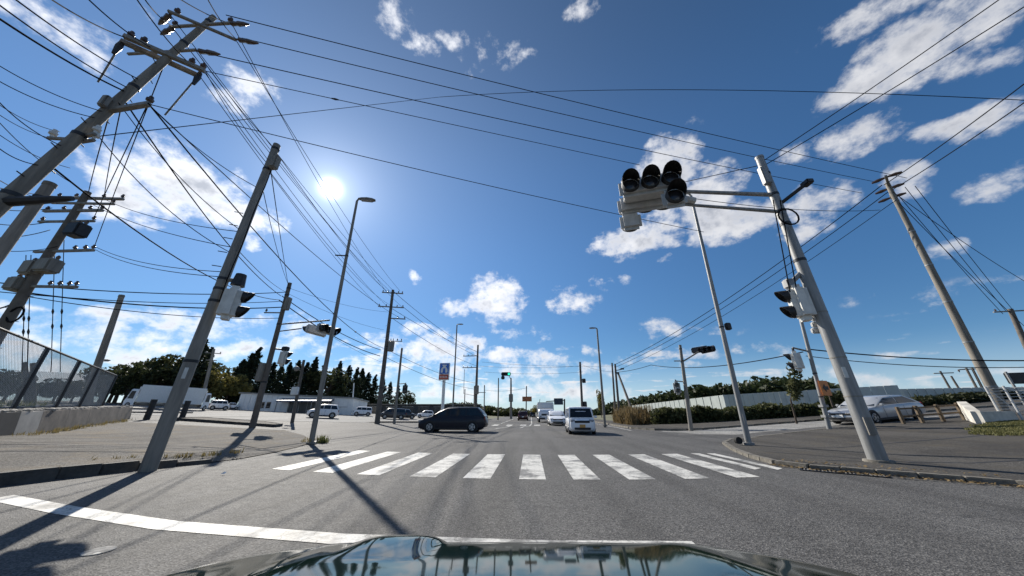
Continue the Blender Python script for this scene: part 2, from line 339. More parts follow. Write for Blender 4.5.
PLATE = mat('white_plate', (0.7, 0.7, 0.68), 0.5, var=0.05)
PLATEY = mat('yellow_plate', (0.55, 0.30, 0.08), 0.5, var=0.1)
CREAM = mat('off_white_cladding', (0.80, 0.79, 0.76), 0.7, var=0.08, scale=0.8)
WHITEM = mat('white_enamel', (0.75, 0.75, 0.73), 0.45, var=0.06)
BARK = mat('bark', (0.06, 0.045, 0.032), 0.9, var=0.4, bump=0.5)
WOOD = mat('weathered_wood', (0.13, 0.095, 0.06), 0.85, var=0.35, scale=5)

# ------------------------------------------------------------------ mesh helpers
class MB:
    def __init__(s): s.v = []; s.f = []
    def add(s, vs, fs):
        o = len(s.v); s.v += [tuple(p) for p in vs]; s.f += [tuple(i + o for i in f) for f in fs]; return s
    def box(s, c, d, rz=0.0, M=None, taper=1.0):
        x, y, z = d[0] / 2, d[1] / 2, d[2] / 2
        vs = [Vector((sx * x * (taper if sz > 0 else 1), sy * y * (taper if sz > 0 else 1), sz * z)) for sz in (-1, 1) for sx, sy in ((-1, -1), (1, -1), (1, 1), (-1, 1))]
        Q = M if M is not None else Matrix.Rotation(rz, 3, 'Z')
        vs = [Q @ v + Vector(c) for v in vs]
        return s.add(vs, [(3, 2, 1, 0), (4, 5, 6, 7), (0, 1, 5, 4), (1, 2, 6, 5), (2, 3, 7, 6), (3, 0, 4, 7)])
    def bbox(s, c, d, b, rz=0.0, M=None):
        """box with chamfered edges"""
        bm = bmesh.new(); bmesh.ops.create_cube(bm, size=1.0)
        bmesh.ops.scale(bm, vec=d, verts=bm.verts)
        bmesh.ops.bevel(bm, geom=bm.edges[:], offset=b, segments=2, affect='EDGES')
        Q = M if M is not None else Matrix.Rotation(rz, 3, 'Z')
        bm.verts.index_update()
        vs = [Q @ v.co + Vector(c) for v in bm.verts]; fs = [tuple(v.index for v in f.verts) for f in bm.faces]
        bm.free(); return s.add(vs, fs)
    def tube(s, pts, rad, n=8, cap=True):
        pts = [Vector(p) for p in pts]
        if isinstance(rad, (int, float)): rad = [rad] * len(pts)
        o = len(s.v); up = Vector((0, 0, 1)); prev = None
        for i, p in enumerate(pts):
            d = (pts[min(i + 1, len(pts) - 1)] - pts[max(i - 1, 0)]).normalized()
            if prev is None:
                ref = up if abs(d.z) < 0.9 else Vector((1, 0, 0)); a = d.cross(ref).normalized()
            else:
                a = (prev - d * prev.dot(d)); a = a.normalized() if a.length > 1e-6 else d.orthogonal().normalized()
            prev = a; b = d.cross(a)
            for k in range(n):
                t = 2 * math.pi * k / n
                s.v.append(tuple(p + (a * math.cos(t) + b * math.sin(t)) * rad[i]))
        for i in range(len(pts) - 1):
            for k in range(n):
                s.f.append((o + i * n + k, o + i * n + (k + 1) % n, o + (i + 1) * n + (k + 1) % n, o + (i + 1) * n + k))
        if cap:
            s.f.append(tuple(o + k for k in reversed(range(n)))); e = o + (len(pts) - 1) * n; s.f.append(tuple(e + k for k in range(n)))
        return s
    def cyl(s, p0, p1, r0, r1=None, n=12): return s.tube([p0, p1], [r0, r0 if r1 is None else r1], n)
    def prism(s, poly, axis_vec):
        """poly: list of 3D points (planar), extruded by axis_vec"""
        n = len(poly); a = [Vector(p) for p in poly]; b = [p + Vector(axis_vec) for p in a]
        return s.add(a + b, [tuple(reversed(range(n))), tuple(range(n, 2 * n))] + [(i, (i + 1) % n, n + (i + 1) % n, n + i) for i in range(n)])
    def ball(s, c, r, nu=10, nv=6):
        c = Vector(c); rr = r if not isinstance(r, (int, float)) else (r, r, r)
        vs = [c + Vector((0, 0, -rr[2]))]
        for j in range(1, nv):
            t = math.pi * j / nv - math.pi / 2
            for i in range(nu):
                a = 2 * math.pi * i / nu; vs.append(c + Vector((math.cos(a) * math.cos(t) * rr[0], math.sin(a) * math.cos(t) * rr[1], math.sin(t) * rr[2])))
        vs.append(c + Vector((0, 0, rr[2]))); fs = []
        for i in range(nu): fs.append((0, 1 + (i + 1) % nu, 1 + i))
        for j in range(nv - 2):
            for i in range(nu):
                a = 1 + j * nu + i; b = 1 + j * nu + (i + 1) % nu; fs.append((a, b, b + nu, a + nu))
        e = len(vs) - 1; o = 1 + (nv - 2) * nu
        for i in range(nu): fs.append((o + i, o + (i + 1) % nu, e))
        return s.add(vs, fs)
    def mesh(s, name, m, smooth=False):
        me = bpy.data.meshes.new(name); me.from_pydata(s.v, [], s.f); me.update()
        if m: me.materials.append(m)
        if smooth is True: me.polygons.foreach_set('use_smooth', [True] * len(me.polygons))
        elif smooth:
            me.polygons.foreach_set('use_smooth', [True] * len(me.polygons)); me.set_sharp_from_angle(angle=R(smooth))
        return me
    def build(s, name, m, parent=None, smooth=False, loc=None, rz=0.0):
        return link(name, s.mesh(name, m, smooth), parent, loc, rz)

def link(name, me, parent=None, loc=None, rz=0.0):
    o = bpy.data.objects.new(name, me); COL.objects.link(o)
    if parent is not None: o.parent = parent
    if loc is not None: o.location = loc
    if rz: o.rotation_euler = (0, 0, rz)
    return o
def tag(o, label=None, cat=None, group=None, kind=None):
    if label: o['label'] = label
    if cat: o['category'] = cat
    if group: o['group'] = group
    if kind: o['kind'] = kind
    return o
def thing(name, label, cat, loc=(0, 0, 0), rz=0.0, group=None):
    o = bpy.data.objects.new(name, None); COL.objects.link(o); o.location = loc; o.rotation_euler = (0, 0, rz); o.empty_display_size = 0.3
    return tag(o, label, cat, group)
def struct(name, mb, m, smooth=False): return tag(mb.build(name, m, smooth=smooth), kind='structure')
def copy_tree(o, parent=None):
    c = o.copy(); COL.objects.link(c); c.parent = parent
    for ch in list(o.children): copy_tree(ch, c)
    return c
def sheet(name, poly, lift, m, parent=None, cuts=()):
    """flat polygon laid on the terrain, cut at the terrain's breaks so it follows it exactly"""
    bm = bmesh.new(); bm.faces.new([bm.verts.new((p[0], p[1], 0)) for p in poly])
    for x in BREAKS:
        bmesh.ops.bisect_plane(bm, geom=bm.verts[:] + bm.edges[:] + bm.faces[:], plane_co=(x, 0, 0), plane_no=(1, 0, 0))
    for (ax, q) in cuts:
        bmesh.ops.bisect_plane(bm, geom=bm.verts[:] + bm.edges[:] + bm.faces[:], plane_co=(q, 0, 0) if ax == 'x' else (0, q, 0), plane_no=(1, 0, 0) if ax == 'x' else (0, 1, 0))
    for v in bm.verts: v.co.z = terr(v.co.x) + (lift(v.co.x, v.co.y) if callable(lift) else lift)
    bmesh.ops.triangulate(bm, faces=bm.faces[:]); bmesh.ops.recalc_face_normals(bm, faces=bm.faces[:])
    for f in bm.faces:
        if f.normal.z < 0: f.normal_flip()
    me = bpy.data.meshes.new(name); bm.to_mesh(me); bm.free(); me.materials.append(m)
    o = link(name, me, parent)
    if parent is None: o['kind'] = 'structure'
    return o
# ------------------------------------------------------------------ the ground, roads, pavements
big = 1800
sheet('ground', [(-big, -big), (big, -big), (big, big), (-big, big)], 0.0, EARTH)
sheet('road', [(-70, -60), (70, -60), (70, 34), (11, 34), (9, 40), (8.2, 60), (8.2, 420), (-8.8, 420), (-8.8, 60), (-9.5, 45), (-13, 37), (-20, 30), (-70, 30)], 0.012, ASPH)
sheet('parking_lot', [(-13.2, 34), (-15, 31.5), (-20.5, 26.2), (-27, 24), (-70, 22), (-70, 62), (-45, 62), (-14, 62), (-12, 50)], 0.024, LOT)

stone_cache = {}
def kerb_run(pts, top, parent, m, step=0.6, width=0.17, name='kerb_stone'):
    """single kerb stones laid along a polyline"""
    P = [Vector((x, y, 0)) for x, y in pts]
    for a, b in zip(P, P[1:]):
        seg = (b - a); n = max(1, round(seg.length / step)); L = seg.length / n; ang = math.atan2(seg.y, seg.x)
        for i in range(n):
            k = (round(L, 2), top, m.name)
            if k not in stone_cache:
                mb = MB(); mb.bbox((0, 0, top / 2 - 0.05), (L - 0.012, width, top + 0.1), 0.015); stone_cache[k] = mb.mesh('kerb_stone', m, 40)
            c = a + seg * ((i + 0.5) / n)
            dz = terr(c.x + math.cos(ang) * L / 2) - terr(c.x - math.cos(ang) * L / 2)
            o = link(name, stone_cache[k], parent, (c.x, c.y, terr(c.x) + random.uniform(-.006, .006)))
            o.rotation_euler = (0, -math.atan2(dz, L), ang + random.uniform(-.008, .008))

# left corner pavement: kerb high along our road, dying out to flush round the corner
def l_lift(x, y): return .03 + .18 * max(0, min(1, (-8.2 - x) / 1.0)) * max(0, min(1, (11.5 - y) / 3.0))
LK = [(-9.75, -14), (-9.7, 2.5), (-9.5, 4.9), (-9.25, 6.3), (-8.9, 7.35), (-8.25, 8.45), (-8.1, 9.2), (-8.3, 10.6), (-8.75, 12.3), (-9.6, 14.4), (-11.7, 16.6), (-14.2, 18.5), (-18.2, 18.1), (-26, 17.6)]
w_left = sheet('sidewalk_left', LK + [(-45, 17.6), (-45, -14)], l_lift, WALK, cuts=[('y', 11.5), ('y', 10.0), ('y', 8.5), ('x', -9.2), ('x', -8.7), ('x', -8.2)])
def kerb_taper(pts, parent, m, step=0.62, width=.17):
    P = [Vector((x, y, 0)) for x, y in pts]
    for a, b in zip(P, P[1:]):
        seg = b - a; n = max(1, round(seg.length / step)); L = seg.length / n; ang = math.atan2(seg.y, seg.x)
        for i in range(n):
            c = a + seg * ((i + .5) / n); top = l_lift(c.x - .12, c.y) + .012
            if top < .07: continue
            mb = MB(); mb.bbox((0, 0, top / 2 - .06), (L - .012, width, top + .12), .015)
            o = mb.build('kerb_stone', m, parent, 40, (c.x, c.y, terr(c.x)), ang + random.uniform(-.01, .01))
kerb_taper(LK[:8], w_left, KERBD)
# right corner pavement
RK = [(9.3, -14), (9.2, 4.6), (8.55, 6.75), (7.2, 7.75), (6.4, 8.4), (6.1, 9.0), (6.3, 10.2), (6.9, 12.0), (8.0, 14.5), (9.3, 16.2), (11.5, 17.3), (15.0, 18.3), (26, 20)]
w_right = sheet('sidewalk_right', RK + [(48, 23), (48, -14)], 0.095, WALKD)
kerb_run(RK, 0.105, w_right, KERB)
# far right pavement in front of the hedge
FK = [(9.0, 60), (8.9, 40), (8.4, 34.0), (8.2, 27.5), (9.2, 25.2), (12.0, 24.0), (20, 24.3), (30, 25.0), (44, 26)]
w_far = sheet('sidewalk_far', FK + [(44, 30), (30, 29.5), (17, 29), (11.5, 33), (11.5, 60)], 0.125, WALKD)
kerb_run(FK, 0.14, w_far, KERB, 0.9)
sheet('concrete_apron', [(9.3, 24.7), (9.0, 23.2), (11.4, 19.4), (19, 20.6), (20.5, 24.1), (12, 23.8)], 0.018, LOT)
# far left kerb in front of the lot
GK = [(-9.4, 60), (-9.8, 46), (-11.2, 39.5), (-13.6, 34.8), (-15.2, 31.6)]
lot_k = sheet('sidewalk_lot', GK + [(-16.2, 31.4), (-14.6, 35), (-12.4, 39.8), (-11.2, 46), (-11, 60)], 0.125, WALK)
kerb_run(GK, 0.14, lot_k, KERB, 0.9)
# low kerb of the island beside the lot entrance
IK = [(-16.3, 20.2), (-19.5, 20.6), (-24, 20.8)]
isl = sheet('traffic_island', [(-16.3, 20.2), (-24, 20.8), (-24.2, 23.0), (-19, 22.6), (-16.6, 21.2)], 0.16, WALK)
kerb_run(IK + [(-24.2, 23.0), (-19, 22.6), (-16.6, 21.2), (-16.3, 20.2)], 0.18, isl, KERBD, 0.8)

# painted markings, each stripe its own piece of the road
def mark(name, poly, m=PAINT, lift=0.0165, nsub=1):
    o = sheet(name, poly, lift, m); return o
marks = bpy.data.objects.new('road_markings', None); COL.objects.link(marks); marks['kind'] = 'structure'
def stripe(poly, name='crosswalk_stripe'):
    o = sheet(name, poly, 0.0165, PAINT, parent=marks); return o
def bow(x): return 0.024 * x * x
px_l = [-5.95, -4.78, -3.66, -2.47, -1.36, -0.25, 0.80, 1.87, 2.98, 4.05]
for i, x in enumerate(px_l):
    w = 0.52 if i not in (3, 4) else 0.55
    stripe([(x, 6.82 + bow(x)), (x + w, 6.82 + bow(x + w)), (x + w, 10.55 + bow(x + w)), (x, 10.55 + bow(x))])
for x0, x1 in ((5.05, 5.32), (5.55, 5.8)):
    stripe([(x0, 7.9 + 0.3), (x1, 8.1 + .3), (x1, 11.2), (x0, 11.2)])
# stop line, bowed across our lane and the whole left side
def strip_line(pts, half, name):
    for (x0, y0), (x1, y1) in zip(pts, pts[1:]):
        pass
    top = [(x, y + half) for x, y in pts]; bot = [(x, y - half) for x, y in reversed(pts)]
    return stripe(top + bot, name)
strip_line([(-8.1, 5.02), (-6.2, 4.48), (-4.2, 4.0), (-2.0, 3.72), (0.0, 3.66), (1.58, 3.72)], 0.135, 'stop_line')
# far crosswalk and stop line
for k in range(9):
    x = -6.9 + k * 1.45
    stripe([(x, 33.2), (x + 0.62, 33.2), (x + 0.62, 36.4), (x, 36.4)])
strip_line([(0.4, 39.2), (6.8, 39.2)], 0.25, 'stop_line')
# lane lines and channelising curves on the far leg
def curve_line(pts, w, name='lane_line'):
    P = [Vector((x, y)) for x, y in pts]; a = []; b = []
    for i, p in enumerate(P):
        d = (P[min(i + 1, len(P) - 1)] - P[max(i - 1, 0)]).normalized(); n = Vector((-d.y, d.x)) * w / 2
        a.append(tuple(p + n)); b.append(tuple(p - n))
    return stripe(a + b[::-1], name)
curve_line([(0.1, 40), (0.15, 60), (0.15, 200)], 0.16)
curve_line([(-3.6, 40), (-3.6, 70)], 0.14)
curve_line([(3.7, 40), (3.7, 75)], 0.14)
curve_line([(-0.9, 28.5), (-0.6, 31.5), (-0.1, 33), (0.1, 39)], 0.16)
curve_line([(-2.9, 27), (-2.2, 30), (-2.0, 33)], 0.16)
curve_line([(7.3, 24.6), (7.6, 30), (7.7, 60), (7.7, 200)], 0.15)
curve_line([(9.0, 21.0), (14, 21.0), (26, 21.4)], 0.15)

# gutter grate at the right corner
gr = thing('gutter_grate', 'long steel gutter grate set in the road at the right kerb corner', 'grate', (6.62, 7.86, 0.02), R(-38))
mb = MB()
for k in range(2): mb.box((0, -.15 + .3 * k, 0.004), (1.3, 0.03, 0.02))
for k in range(2): mb.box((-.66 + 1.32 * k, 0, 0.004), (0.03, 0.32, 0.02))
mb.build('frame', DARKM, gr)
for k in range(21):
    MB().box((-.6 + .06 * k, 0, 0.003), (0.022, 0.26, 0.016)).build('bar', STEELD, gr)
MB().box((0, 0, -0.004), (1.28, 0.28, 0.004)).build('drain_bed', BLACK, gr)

# expansion joints on the right pavement: thin dark tar seams
for pts in ([(7.4, 9.1), (14, 8.6), (24, 8.0)], [(9.3, 12.2), (15, 12.6), (22, 13.6)], [(7.2, 11.0), (9.4, 8.6)]):
    P = [Vector(p) for p in pts]; a = []; b = []
    for i, p in enumerate(P):
        d = (P[min(i + 1, len(P) - 1)] - P[max(i - 1, 0)]).normalized(); n = Vector((-d.y, d.x)) * 0.03
        a.append(tuple(p + n)); b.append(tuple(p - n))
    sheet('tar_seam', a + b[::-1], 0.099, BLACK, parent=w_right)

# ------------------------------------------------------------------ loose vegetation and litter on the ground
def tuft_field(name, label, spots, m, h=(0.08, 0.25), lift=0.14, wid=0.012):
    mb = MB()
    for (x, y, r, n) in spots:
        for _ in range(n):
            a = random.uniform(0, 2 * math.pi); q = r * math.sqrt(random.random())
            px, py = x + q * math.cos(a), y + q * math.sin(a); z = terr(px) + lift
            hh = random.uniform(*h); l = random.uniform(0.1, 0.6) * hh; b = random.uniform(0, 6.28)
            w = Vector((math.cos(b + 1.57), math.sin(b + 1.57), 0)) * wid; t = Vector((px + l * math.cos(b), py + l * math.sin(b), z + hh)); g = Vector((px, py, z - 0.01))
            mid = g.lerp(t, .55) + Vector((0, 0, hh * .1))
            mb.add([g - w, g + w, mid + w * .7, mid - w * .7, t], [(0, 1, 2, 3), (3, 2, 4)])
    return tag(mb.build(name, m), label, 'grass', kind='stuff')
DRYG = leaf_mat('dry_grass_blades', (0.16, 0.12, 0.05), (0.26, 0.21, 0.09), .3)
GRNG = leaf_mat('green_grass_blades', (0.05, 0.075, 0.02), (0.14, 0.15, 0.05), .35)
DRYG2 = leaf_mat('parched_lawn_blades', (0.10, 0.10, 0.035), (0.20, 0.19, 0.075), .35)
sp = [(-9.75 + .16 * k + random.uniform(-.08, .08), 7.2 + .2 * k, .13, 22) for k in range(9)] + [(-8.9, 12.9, .2, 30), (-9.3, 13.8, .25, 50), (-8.4, 9.3, .16, 30)]
tuft_field('roadside_weeds', 'dry weeds growing along the left kerb around the pole foot', sp, DRYG, (0.04, 0.14), lift=.15)
tuft_field('weed_clump', 'green weed clump at the foot of the left street light', [(-8.85, 13.9, .22, 110)], GRNG, (0.08, 0.36), .03, .016)
gm = MB()
tuft_field('lawn', 'short sunlit grass on the mound by the white wall', [(lambda g: (g.x, g.y, .45, 130))(Gt(random.uniform(984, 1040), random.uniform(424, 438))) for _ in range(60)], DRYG2, (0.03, 0.09), .10, .02)
# fallen leaves along the right kerb
mb = MB()
for _ in range(520):
    t = random.random(); k = random.choice([2, 2, 3, 3, 4, 1]); a, b = Vector(RK[k]), Vector(RK[k + 1]); p = a.lerp(b, t)
    o_ = random.uniform(0.08, 0.42) * (1 if random.random() < .75 else -1.2)
    d = (b - a).normalized(); n = Vector((d.y, -d.x))
    n = n if n.dot(Vector((-1, -1))) > 0 else -n
    q = p + n * o_; z = 0.03 if o_ > 0 else 0.115
    s_ = random.uniform(.015, .045); an = random.uniform(0, 6.28); u = Vector((math.cos(an), math.sin(an), random.uniform(-.4, .5))) * s_; v = Vector((-math.sin(an), math.cos(an), random.uniform(-.4, .5))) * s_ * .6
    c = Vector((q.x, q.y, z + .012)); mb.add([c - u, c + v, c + u, c - v], [(0, 1, 2, 3)])
tag(mb.build('leaf_litter', leaf_mat('fallen_leaves', (0.12, 0.08, 0.035), (0.24, 0.17, 0.08), .1)), 'brown fallen leaves gathered along the right kerb', 'leaves', kind='stuff')
# small scraps of litter
for (px, py, s_, lb) in ((223, 476, .045, 'small white scrap of paper on the road below the left kerb'), (910, 475, .05, 'small white scrap among the leaves by the right kerb')):
    g = Gt(px, py); mb = MB(); mb.add([(-s_, -s_ * .5, .02), (s_, -s_ * .6, .025), (s_ * .8, s_ * .5, .05), (-s_ * .7, s_ * .6, .03), (0, 0, .06)], [(0, 1, 4), (1, 2, 4), (2, 3, 4), (3, 0, 4)])
    tag(mb.build('paper_scrap', WHITEM, loc=(g.x, g.y, g.z + (.02 if py != 475 else .03))), lb, 'litter')
g = Gt(98, 553); mbm = MB(); mbm.cyl((0, 0, .0), (0, 0, .006), .11, .11, 20)
tag(mbm.build('survey_disc', LOT, loc=(g.x, g.y, .013)), 'small round pale utility cover set in the asphalt at lower left', 'cover')
# ------------------------------------------------------------------ poles
class Pole:
    def __init__(s, name, label, cat, base, top, r0, r1, m, group=None, part='shaft', n=14):
        s.base = Vector(base); s.top = Vector(top); s.r0, s.r1 = r0, r1
        s.o = thing(name, label, cat, s.base, group=group)
        ax = s.top - s.base
        pts = [ax * t for t in (-0.02, 0.25, 0.5, 0.75, 1.0)]
        s.shaft = MB().tube(pts, [r0 + (r1 - r0) * max(0, t) for t in (-0.02, 0.25, 0.5, 0.75, 1.0)], n).build(part, m, s.o, 50)
    def f(s, z):
        """local point on the axis at world height z"""
        t = (z - s.base.z) / (s.top.z - s.base.z); return (s.top - s.base) * t
    def r(s, z):
        t = (z - s.base.z) / (s.top.z - s.base.z); return s.r0 + (s.r1 - s.r0) * t
    def w(s, z): return s.base + s.f(z)
    def band(s, z, m=DARKM, h=0.06, name='band', grow=0.012):
        return MB().cyl(s.f(z) - Vector((0, 0, h / 2)), s.f(z) + Vector((0, 0, h / 2)), s.r(z) + grow, s.r(z) + grow, 14).build(name, m, s.o, 50)
    def bolts(s, z0, z1, step, ang, m=DARKM, L=0.16):
        z = z0; k = 0
        while z < z1:
            a = ang + (math.pi if k % 2 else 0); d = Vector((math.cos(a), math.sin(a), 0)); p = s.f(z)
            MB().cyl(p + d * s.r(z) * .8, p + d * (s.r(z) + L), .012, .012, 6).build('step_bolt', m, s.o); z += step; k += 1
    def arm(s, z, ang, a0, a1, m=STEELD, th=0.09, ins=(), im=INS, name='crossarm', off=0.0, size=1.0, strain=False):
        """crossarm through the pole with insulators at given distances along it"""
        d = Vector((math.cos(ang), math.sin(ang), 0)); n_ = Vector((-d.y, d.x, 0)); c = s.f(z) + n_ * off
        o = MB().box(c + d * (a0 + a1) / 2, (abs(a1 - a0), th, th), ang).build(name, m, s.o)
        out = []
        for q in ins:
            p = c + d * q; mb = MB()
            if strain:
                for sg in (1, -1):
                    e = p + n_ * sg * 0.42 * size - Vector((0, 0, .05)); mb.tube([p, p.lerp(e, .35), p.lerp(e, .6), e], [.03 * size, .06 * size, .075 * size, .035 * size], 8)
            else:
                mb.tube([p + Vector((0, 0, h)) for h in (0.02, .1 * size, .12 * size, .18 * size, .2 * size, .27 * size)], [.02 * size, .03 * size, .065 * size, .07 * size, .05 * size, .04 * size], 8)
            mb.build('insulator', im, o, 40); out.append(s.base + p + (Vector((0, 0, .27 * size)) if not strain else Vector((0, 0, 0))))
        return out

def pix_pole(low, top, d):
    """axis of a pole through two pixels at distance d, carried down to the ground"""
    a, b = D(*low, d), D(*top, d)
    k = b - a; t = 0.0
    p = a.copy()
    for _ in range(60):
        gz = terr(p.x); p = a + k * ((gz - a.z) / k.z)
    return p, b
def g_pole(bpx, tpx, lift=0.0):
    b = Gt(*bpx, lift); return b, D(*tpx, hd(b))

# big leaning concrete pole at upper left
A = Pole('utility_pole', 'thick leaning concrete utility pole crossing the upper left corner, loaded with crossarms', 'utility pole', *pix_pole((0, 205), (214, 17), 11.5), 0.155, 0.075, CONC, 'utility poles', 'shaft', 18)
zt = A.top.z
def lev(px, py, z):
    r = ray(px, py); return Vector((r.x, r.y, r.z)) * ((z - EYE) / r.z) + Vector((0, 0, EYE))
def armpx(P_, z, q0, q1, th=.085, ins=(), m=STEELD, strain=None, size=1.0, im=INS):
    """level crossarm at height z whose ends are seen at q0 and q1; pin or strain insulators along it"""
    a, b = lev(*q0, z) - P_.base, lev(*q1, z) - P_.base; ang = math.atan2(b.y - a.y, b.x - a.x)
    o = MB().box((a + b) / 2, ((b - a).length, th, th), ang).build('crossarm', m, P_.o)
    for t in ins:
        p = a.lerp(b, t); MB().tube([p + Vector((0, 0, h)) for h in (0.02, .1 * size, .12 * size, .18 * size, .2 * size, .27 * size)], [.02 * size, .03 * size, .07 * size, .075 * size, .05 * size, .04 * size], 8).build('insulator', im, o, 40)
    for (t, tx, ty) in (strain or ()):
        p = a.lerp(b, t); e = lev(tx, ty, z - .05) - P_.base; d = (e - p).normalized() * .75
        MB().tube([p, p + d * .2, p + d * .25, p + d * .5, p + d * .55, p + d * .8, p + d], [.025, .03, .075, .06, .08, .06, .02], 8).build('insulator', im, o, 40)
    return o
def zpix(P_, px): 
    """height of the pole axis where it is seen at column px"""
    best = None
    for i in range(400):
        t = i / 399; w = P_.base.lerp(P_.top, t); v = Vector((w.x, w.y, w.z - EYE)); x = v.x * math.cos(YAW) + v.y * math.sin(YAW); f = -v.x * math.sin(YAW) + v.y * math.cos(YAW)
        zc = f * math.cos(PITCH) + v.z * math.sin(PITCH)
        if zc <= 0.1: continue
        q = 512 + FPX * x / zc
        if best is None or abs(q - px) < best[0]: best = (abs(q - px), w.z)
    return best[1]
z1, z2, z3, z4 = zpix(A, 205), zpix(A, 196), zpix(A, 168), zpix(A, 180)
armpx(A, z1, (170, 27), (232, 23), .07, (.05, .95), strain=((.1, 150, 40), (.9, 300, 26)))
armpx(A, z1 - .35, (168, 11), (236, 40), .07, (.1,), strain=((.06, 158, 25), (.95, 320, 55)))
armpx(A, z3, (124, 36), (205, 71), .11, (.05, .2, .8, .95)); armpx(A, z3 - .02, (121, 41), (199, 76), .11, ())
armpx(A, z3 + .45, (128, 54), (196, 50), .06, (.1,), strain=((.95, 300, 66),))
armpx(A, zpix(A, 108), (102, 112), (149, 104), .1, (.96,))
armpx(A, zpix(A, 80), (66, 139), (95, 134), .06, (.95,), im=INSW); armpx(A, zpix(A, 76), (62, 145), (94, 140), .06, (.95,), im=INSW); armpx(A, zpix(A, 84), (48, 138), (80, 140), .06, (.05,), im=INSW)
for z in (zt - .35, zt - 1.75, zt - 4.1, zt - 6.1, zt - 8): A.band(z, DARKM, .09)
A.bolts(2.2, zt - 2.8, .45, R(-60))
# cut-out fuses hanging from the arms on long pale rods
for q0, q1 in (((121, 44), (98, 82)), ((199, 75), (165, 115))):
    p = lev(*q0, z3 - .1) - A.base; e = D(*q1, hd(lev(*q0, z3))) - A.base; rod = MB().tube([p, e], .022, 6).build('fuse_rod', CONC, A.o)
    MB().tube([p + Vector((0, 0, .1)), p - Vector((0, 0, .12)), p - Vector((0, 0, .42))], [.05, .075, .04], 8).build('fuse_cutout', DARKM, rod)
# street-lamp style arm low on the pole
z = zt - 8.2; p0 = A.f(z); lamp = MB().tube([p0, p0 + Vector((.55, .1, .1)), p0 + Vector((1.1, .2, .2))], [.1, .09, .05], 8).build('bracket_arm', DARKM, A.o)
# cable splice box on the pole
MB().bbox(A.f(zt - 5.0) + Vector((.05, -.16, 0)), (.16, .12, .36), .03).build('junction_box', STEELD, A.o)

# pale stub pole behind it
B = Pole('support_pole', 'pale concrete stub pole close behind the big leaning pole at the left edge', 'pole', *pix_pole((0, 252), (51, 183), 14.5), 0.14, 0.11, CONCP, None, 'shaft')
B.band(B.top.z - .5, DARKM); B.band(B.top.z - .06, CONC, .1)

# transformer pole further left
C = Pole('utility_pole', 'brown utility pole with transformer boxes and tangled crossarms behind the chain-link fence', 'utility pole', *pix_pole((0, 332), (88, 192), 24), 0.21, 0.125, CONCD, 'utility poles', 'shaft')
zc = C.top.z
tC = C.arm(zc - .3, R(5), -1.5, 1.7, STEELD, .11, (-1.4, -.6, .7, 1.6), INS, off=.1)
C.arm(zc - .75, R(5), -1.2, 1.7, STEELD, .09, (-1.1, 1.6), INS, off=-.1)
C.arm(zc - 1.1, R(2), -1.6, 1.3, STEELD, .11, (-1.5, -.7, .6, 1.2), INS)
C.arm(zc - 1.7, R(2), -1.5, 1.2, STEELD, .09, (-1.4, 1.1), INS)
C.arm(zc - 3.3, R(0), -.8, 2.1, STEELD, .1, (1.1, 1.6, 2.0), INS)
C.arm(zc - 5.0, R(5), -1.0, 2.0, STEELD, .1, (.8, 1.2, 1.6, 1.9), INS)
for (dx, z, sx, sz) in ((.9, zc - 2.3, .62, .65), (.55, zc - 4.1, .65, .62), (-.12, zc - 4.2, .55, .65), (-.35, zc - 4.95, .55, .6)):
    q = C.f(z) + Vector((dx, -.1, 0)); tr = MB().bbox(q, (sx, .5, sz), .06).build('transformer', STEELD if dx < .9 else DARKM, C.o, 40)
    for k in (-.2, .2): MB().tube([q + Vector((k, 0, sz / 2)), q + Vector((k, 0, sz / 2 + .12)), q + Vector((k, 0, sz / 2 + .2))], [.05, .07, .03], 8).build('bushing', INS, tr)
q = C.f(zc - 6.3) + Vector((.4, -.1, 0))
mb = MB(); mb.tube([q + Vector((.32 * math.cos(a), 0, .32 * math.sin(a))) for a in [k * .4 for k in range(17)]], .035, 6); mb.build('cable_coil', CABLE, C.o)
C.bolts(2.5, zc - 3, .55, R(20))

# plain pale pole standing behind the fence
P4 = Pole('plain_pole', 'plain slender pinkish concrete pole rising behind the fence end', 'pole', *pix_pole((94, 376), (122, 295), 31), 0.2, 0.13, CONCP, None, 'shaft')
P4.band(P4.top.z - .1, CONC, .12); P4.bolts(2.2, 4, .5, 0)
# short posts seen through the fence
for i, (x0, x1, yt, lb) in enumerate(((25, 24, 362, 'shorter twin post seen through the fence mesh, left one'), (33, 30, 363, 'shorter twin post seen through the fence mesh, right one'))):
    Pt = Pole('plain_pole', lb, 'pole', *pix_pole((x1 + 3, 402), (x0, yt), 38), .14, .11, CONCD); Pt.band(Pt.top.z - .1, CONCD, .1)

# left signal pole D
def visor(parent, c, fwd, r, L, m=BLACK, n=14, name='visor', cut=True):
    """hood: open tube over a lens, longer above than below"""
    fwd = Vector(fwd).normalized(); side = fwd.cross(Vector((0, 0, 1))).normalized(); up = side.cross(fwd); c = Vector(c); vs = []; fs = []
    N_ = 18
    for k in range(N_):
        a = 2 * math.pi * k / N_; s_, u_ = math.cos(a), math.sin(a)
        ll = L * (0.62 + 0.38 * u_) if cut else L
        for (rr, l2) in ((r, 0), (r * .97, ll), (r * .92, ll), (r * .93, 0)):
            vs.append(c + (side * s_ + up * u_) * rr + fwd * l2)
    for k in range(N_):
        a = 4 * k; b = 4 * ((k + 1) % N_)
        for j in range(3): fs.append((a + j, b + j, b + j + 1, a + j + 1))
    o = MB().add(vs, fs).build(name, m, parent, 40)
    return o
def lens(parent, c, fwd, r, m=LENS):
    fwd = Vector(fwd).normalized(); c = Vector(c)
    return MB().tube([c, c + fwd * .02, c + fwd * .045], [r, r * .9, r * .4], 16).build('lens', m, parent, 50)
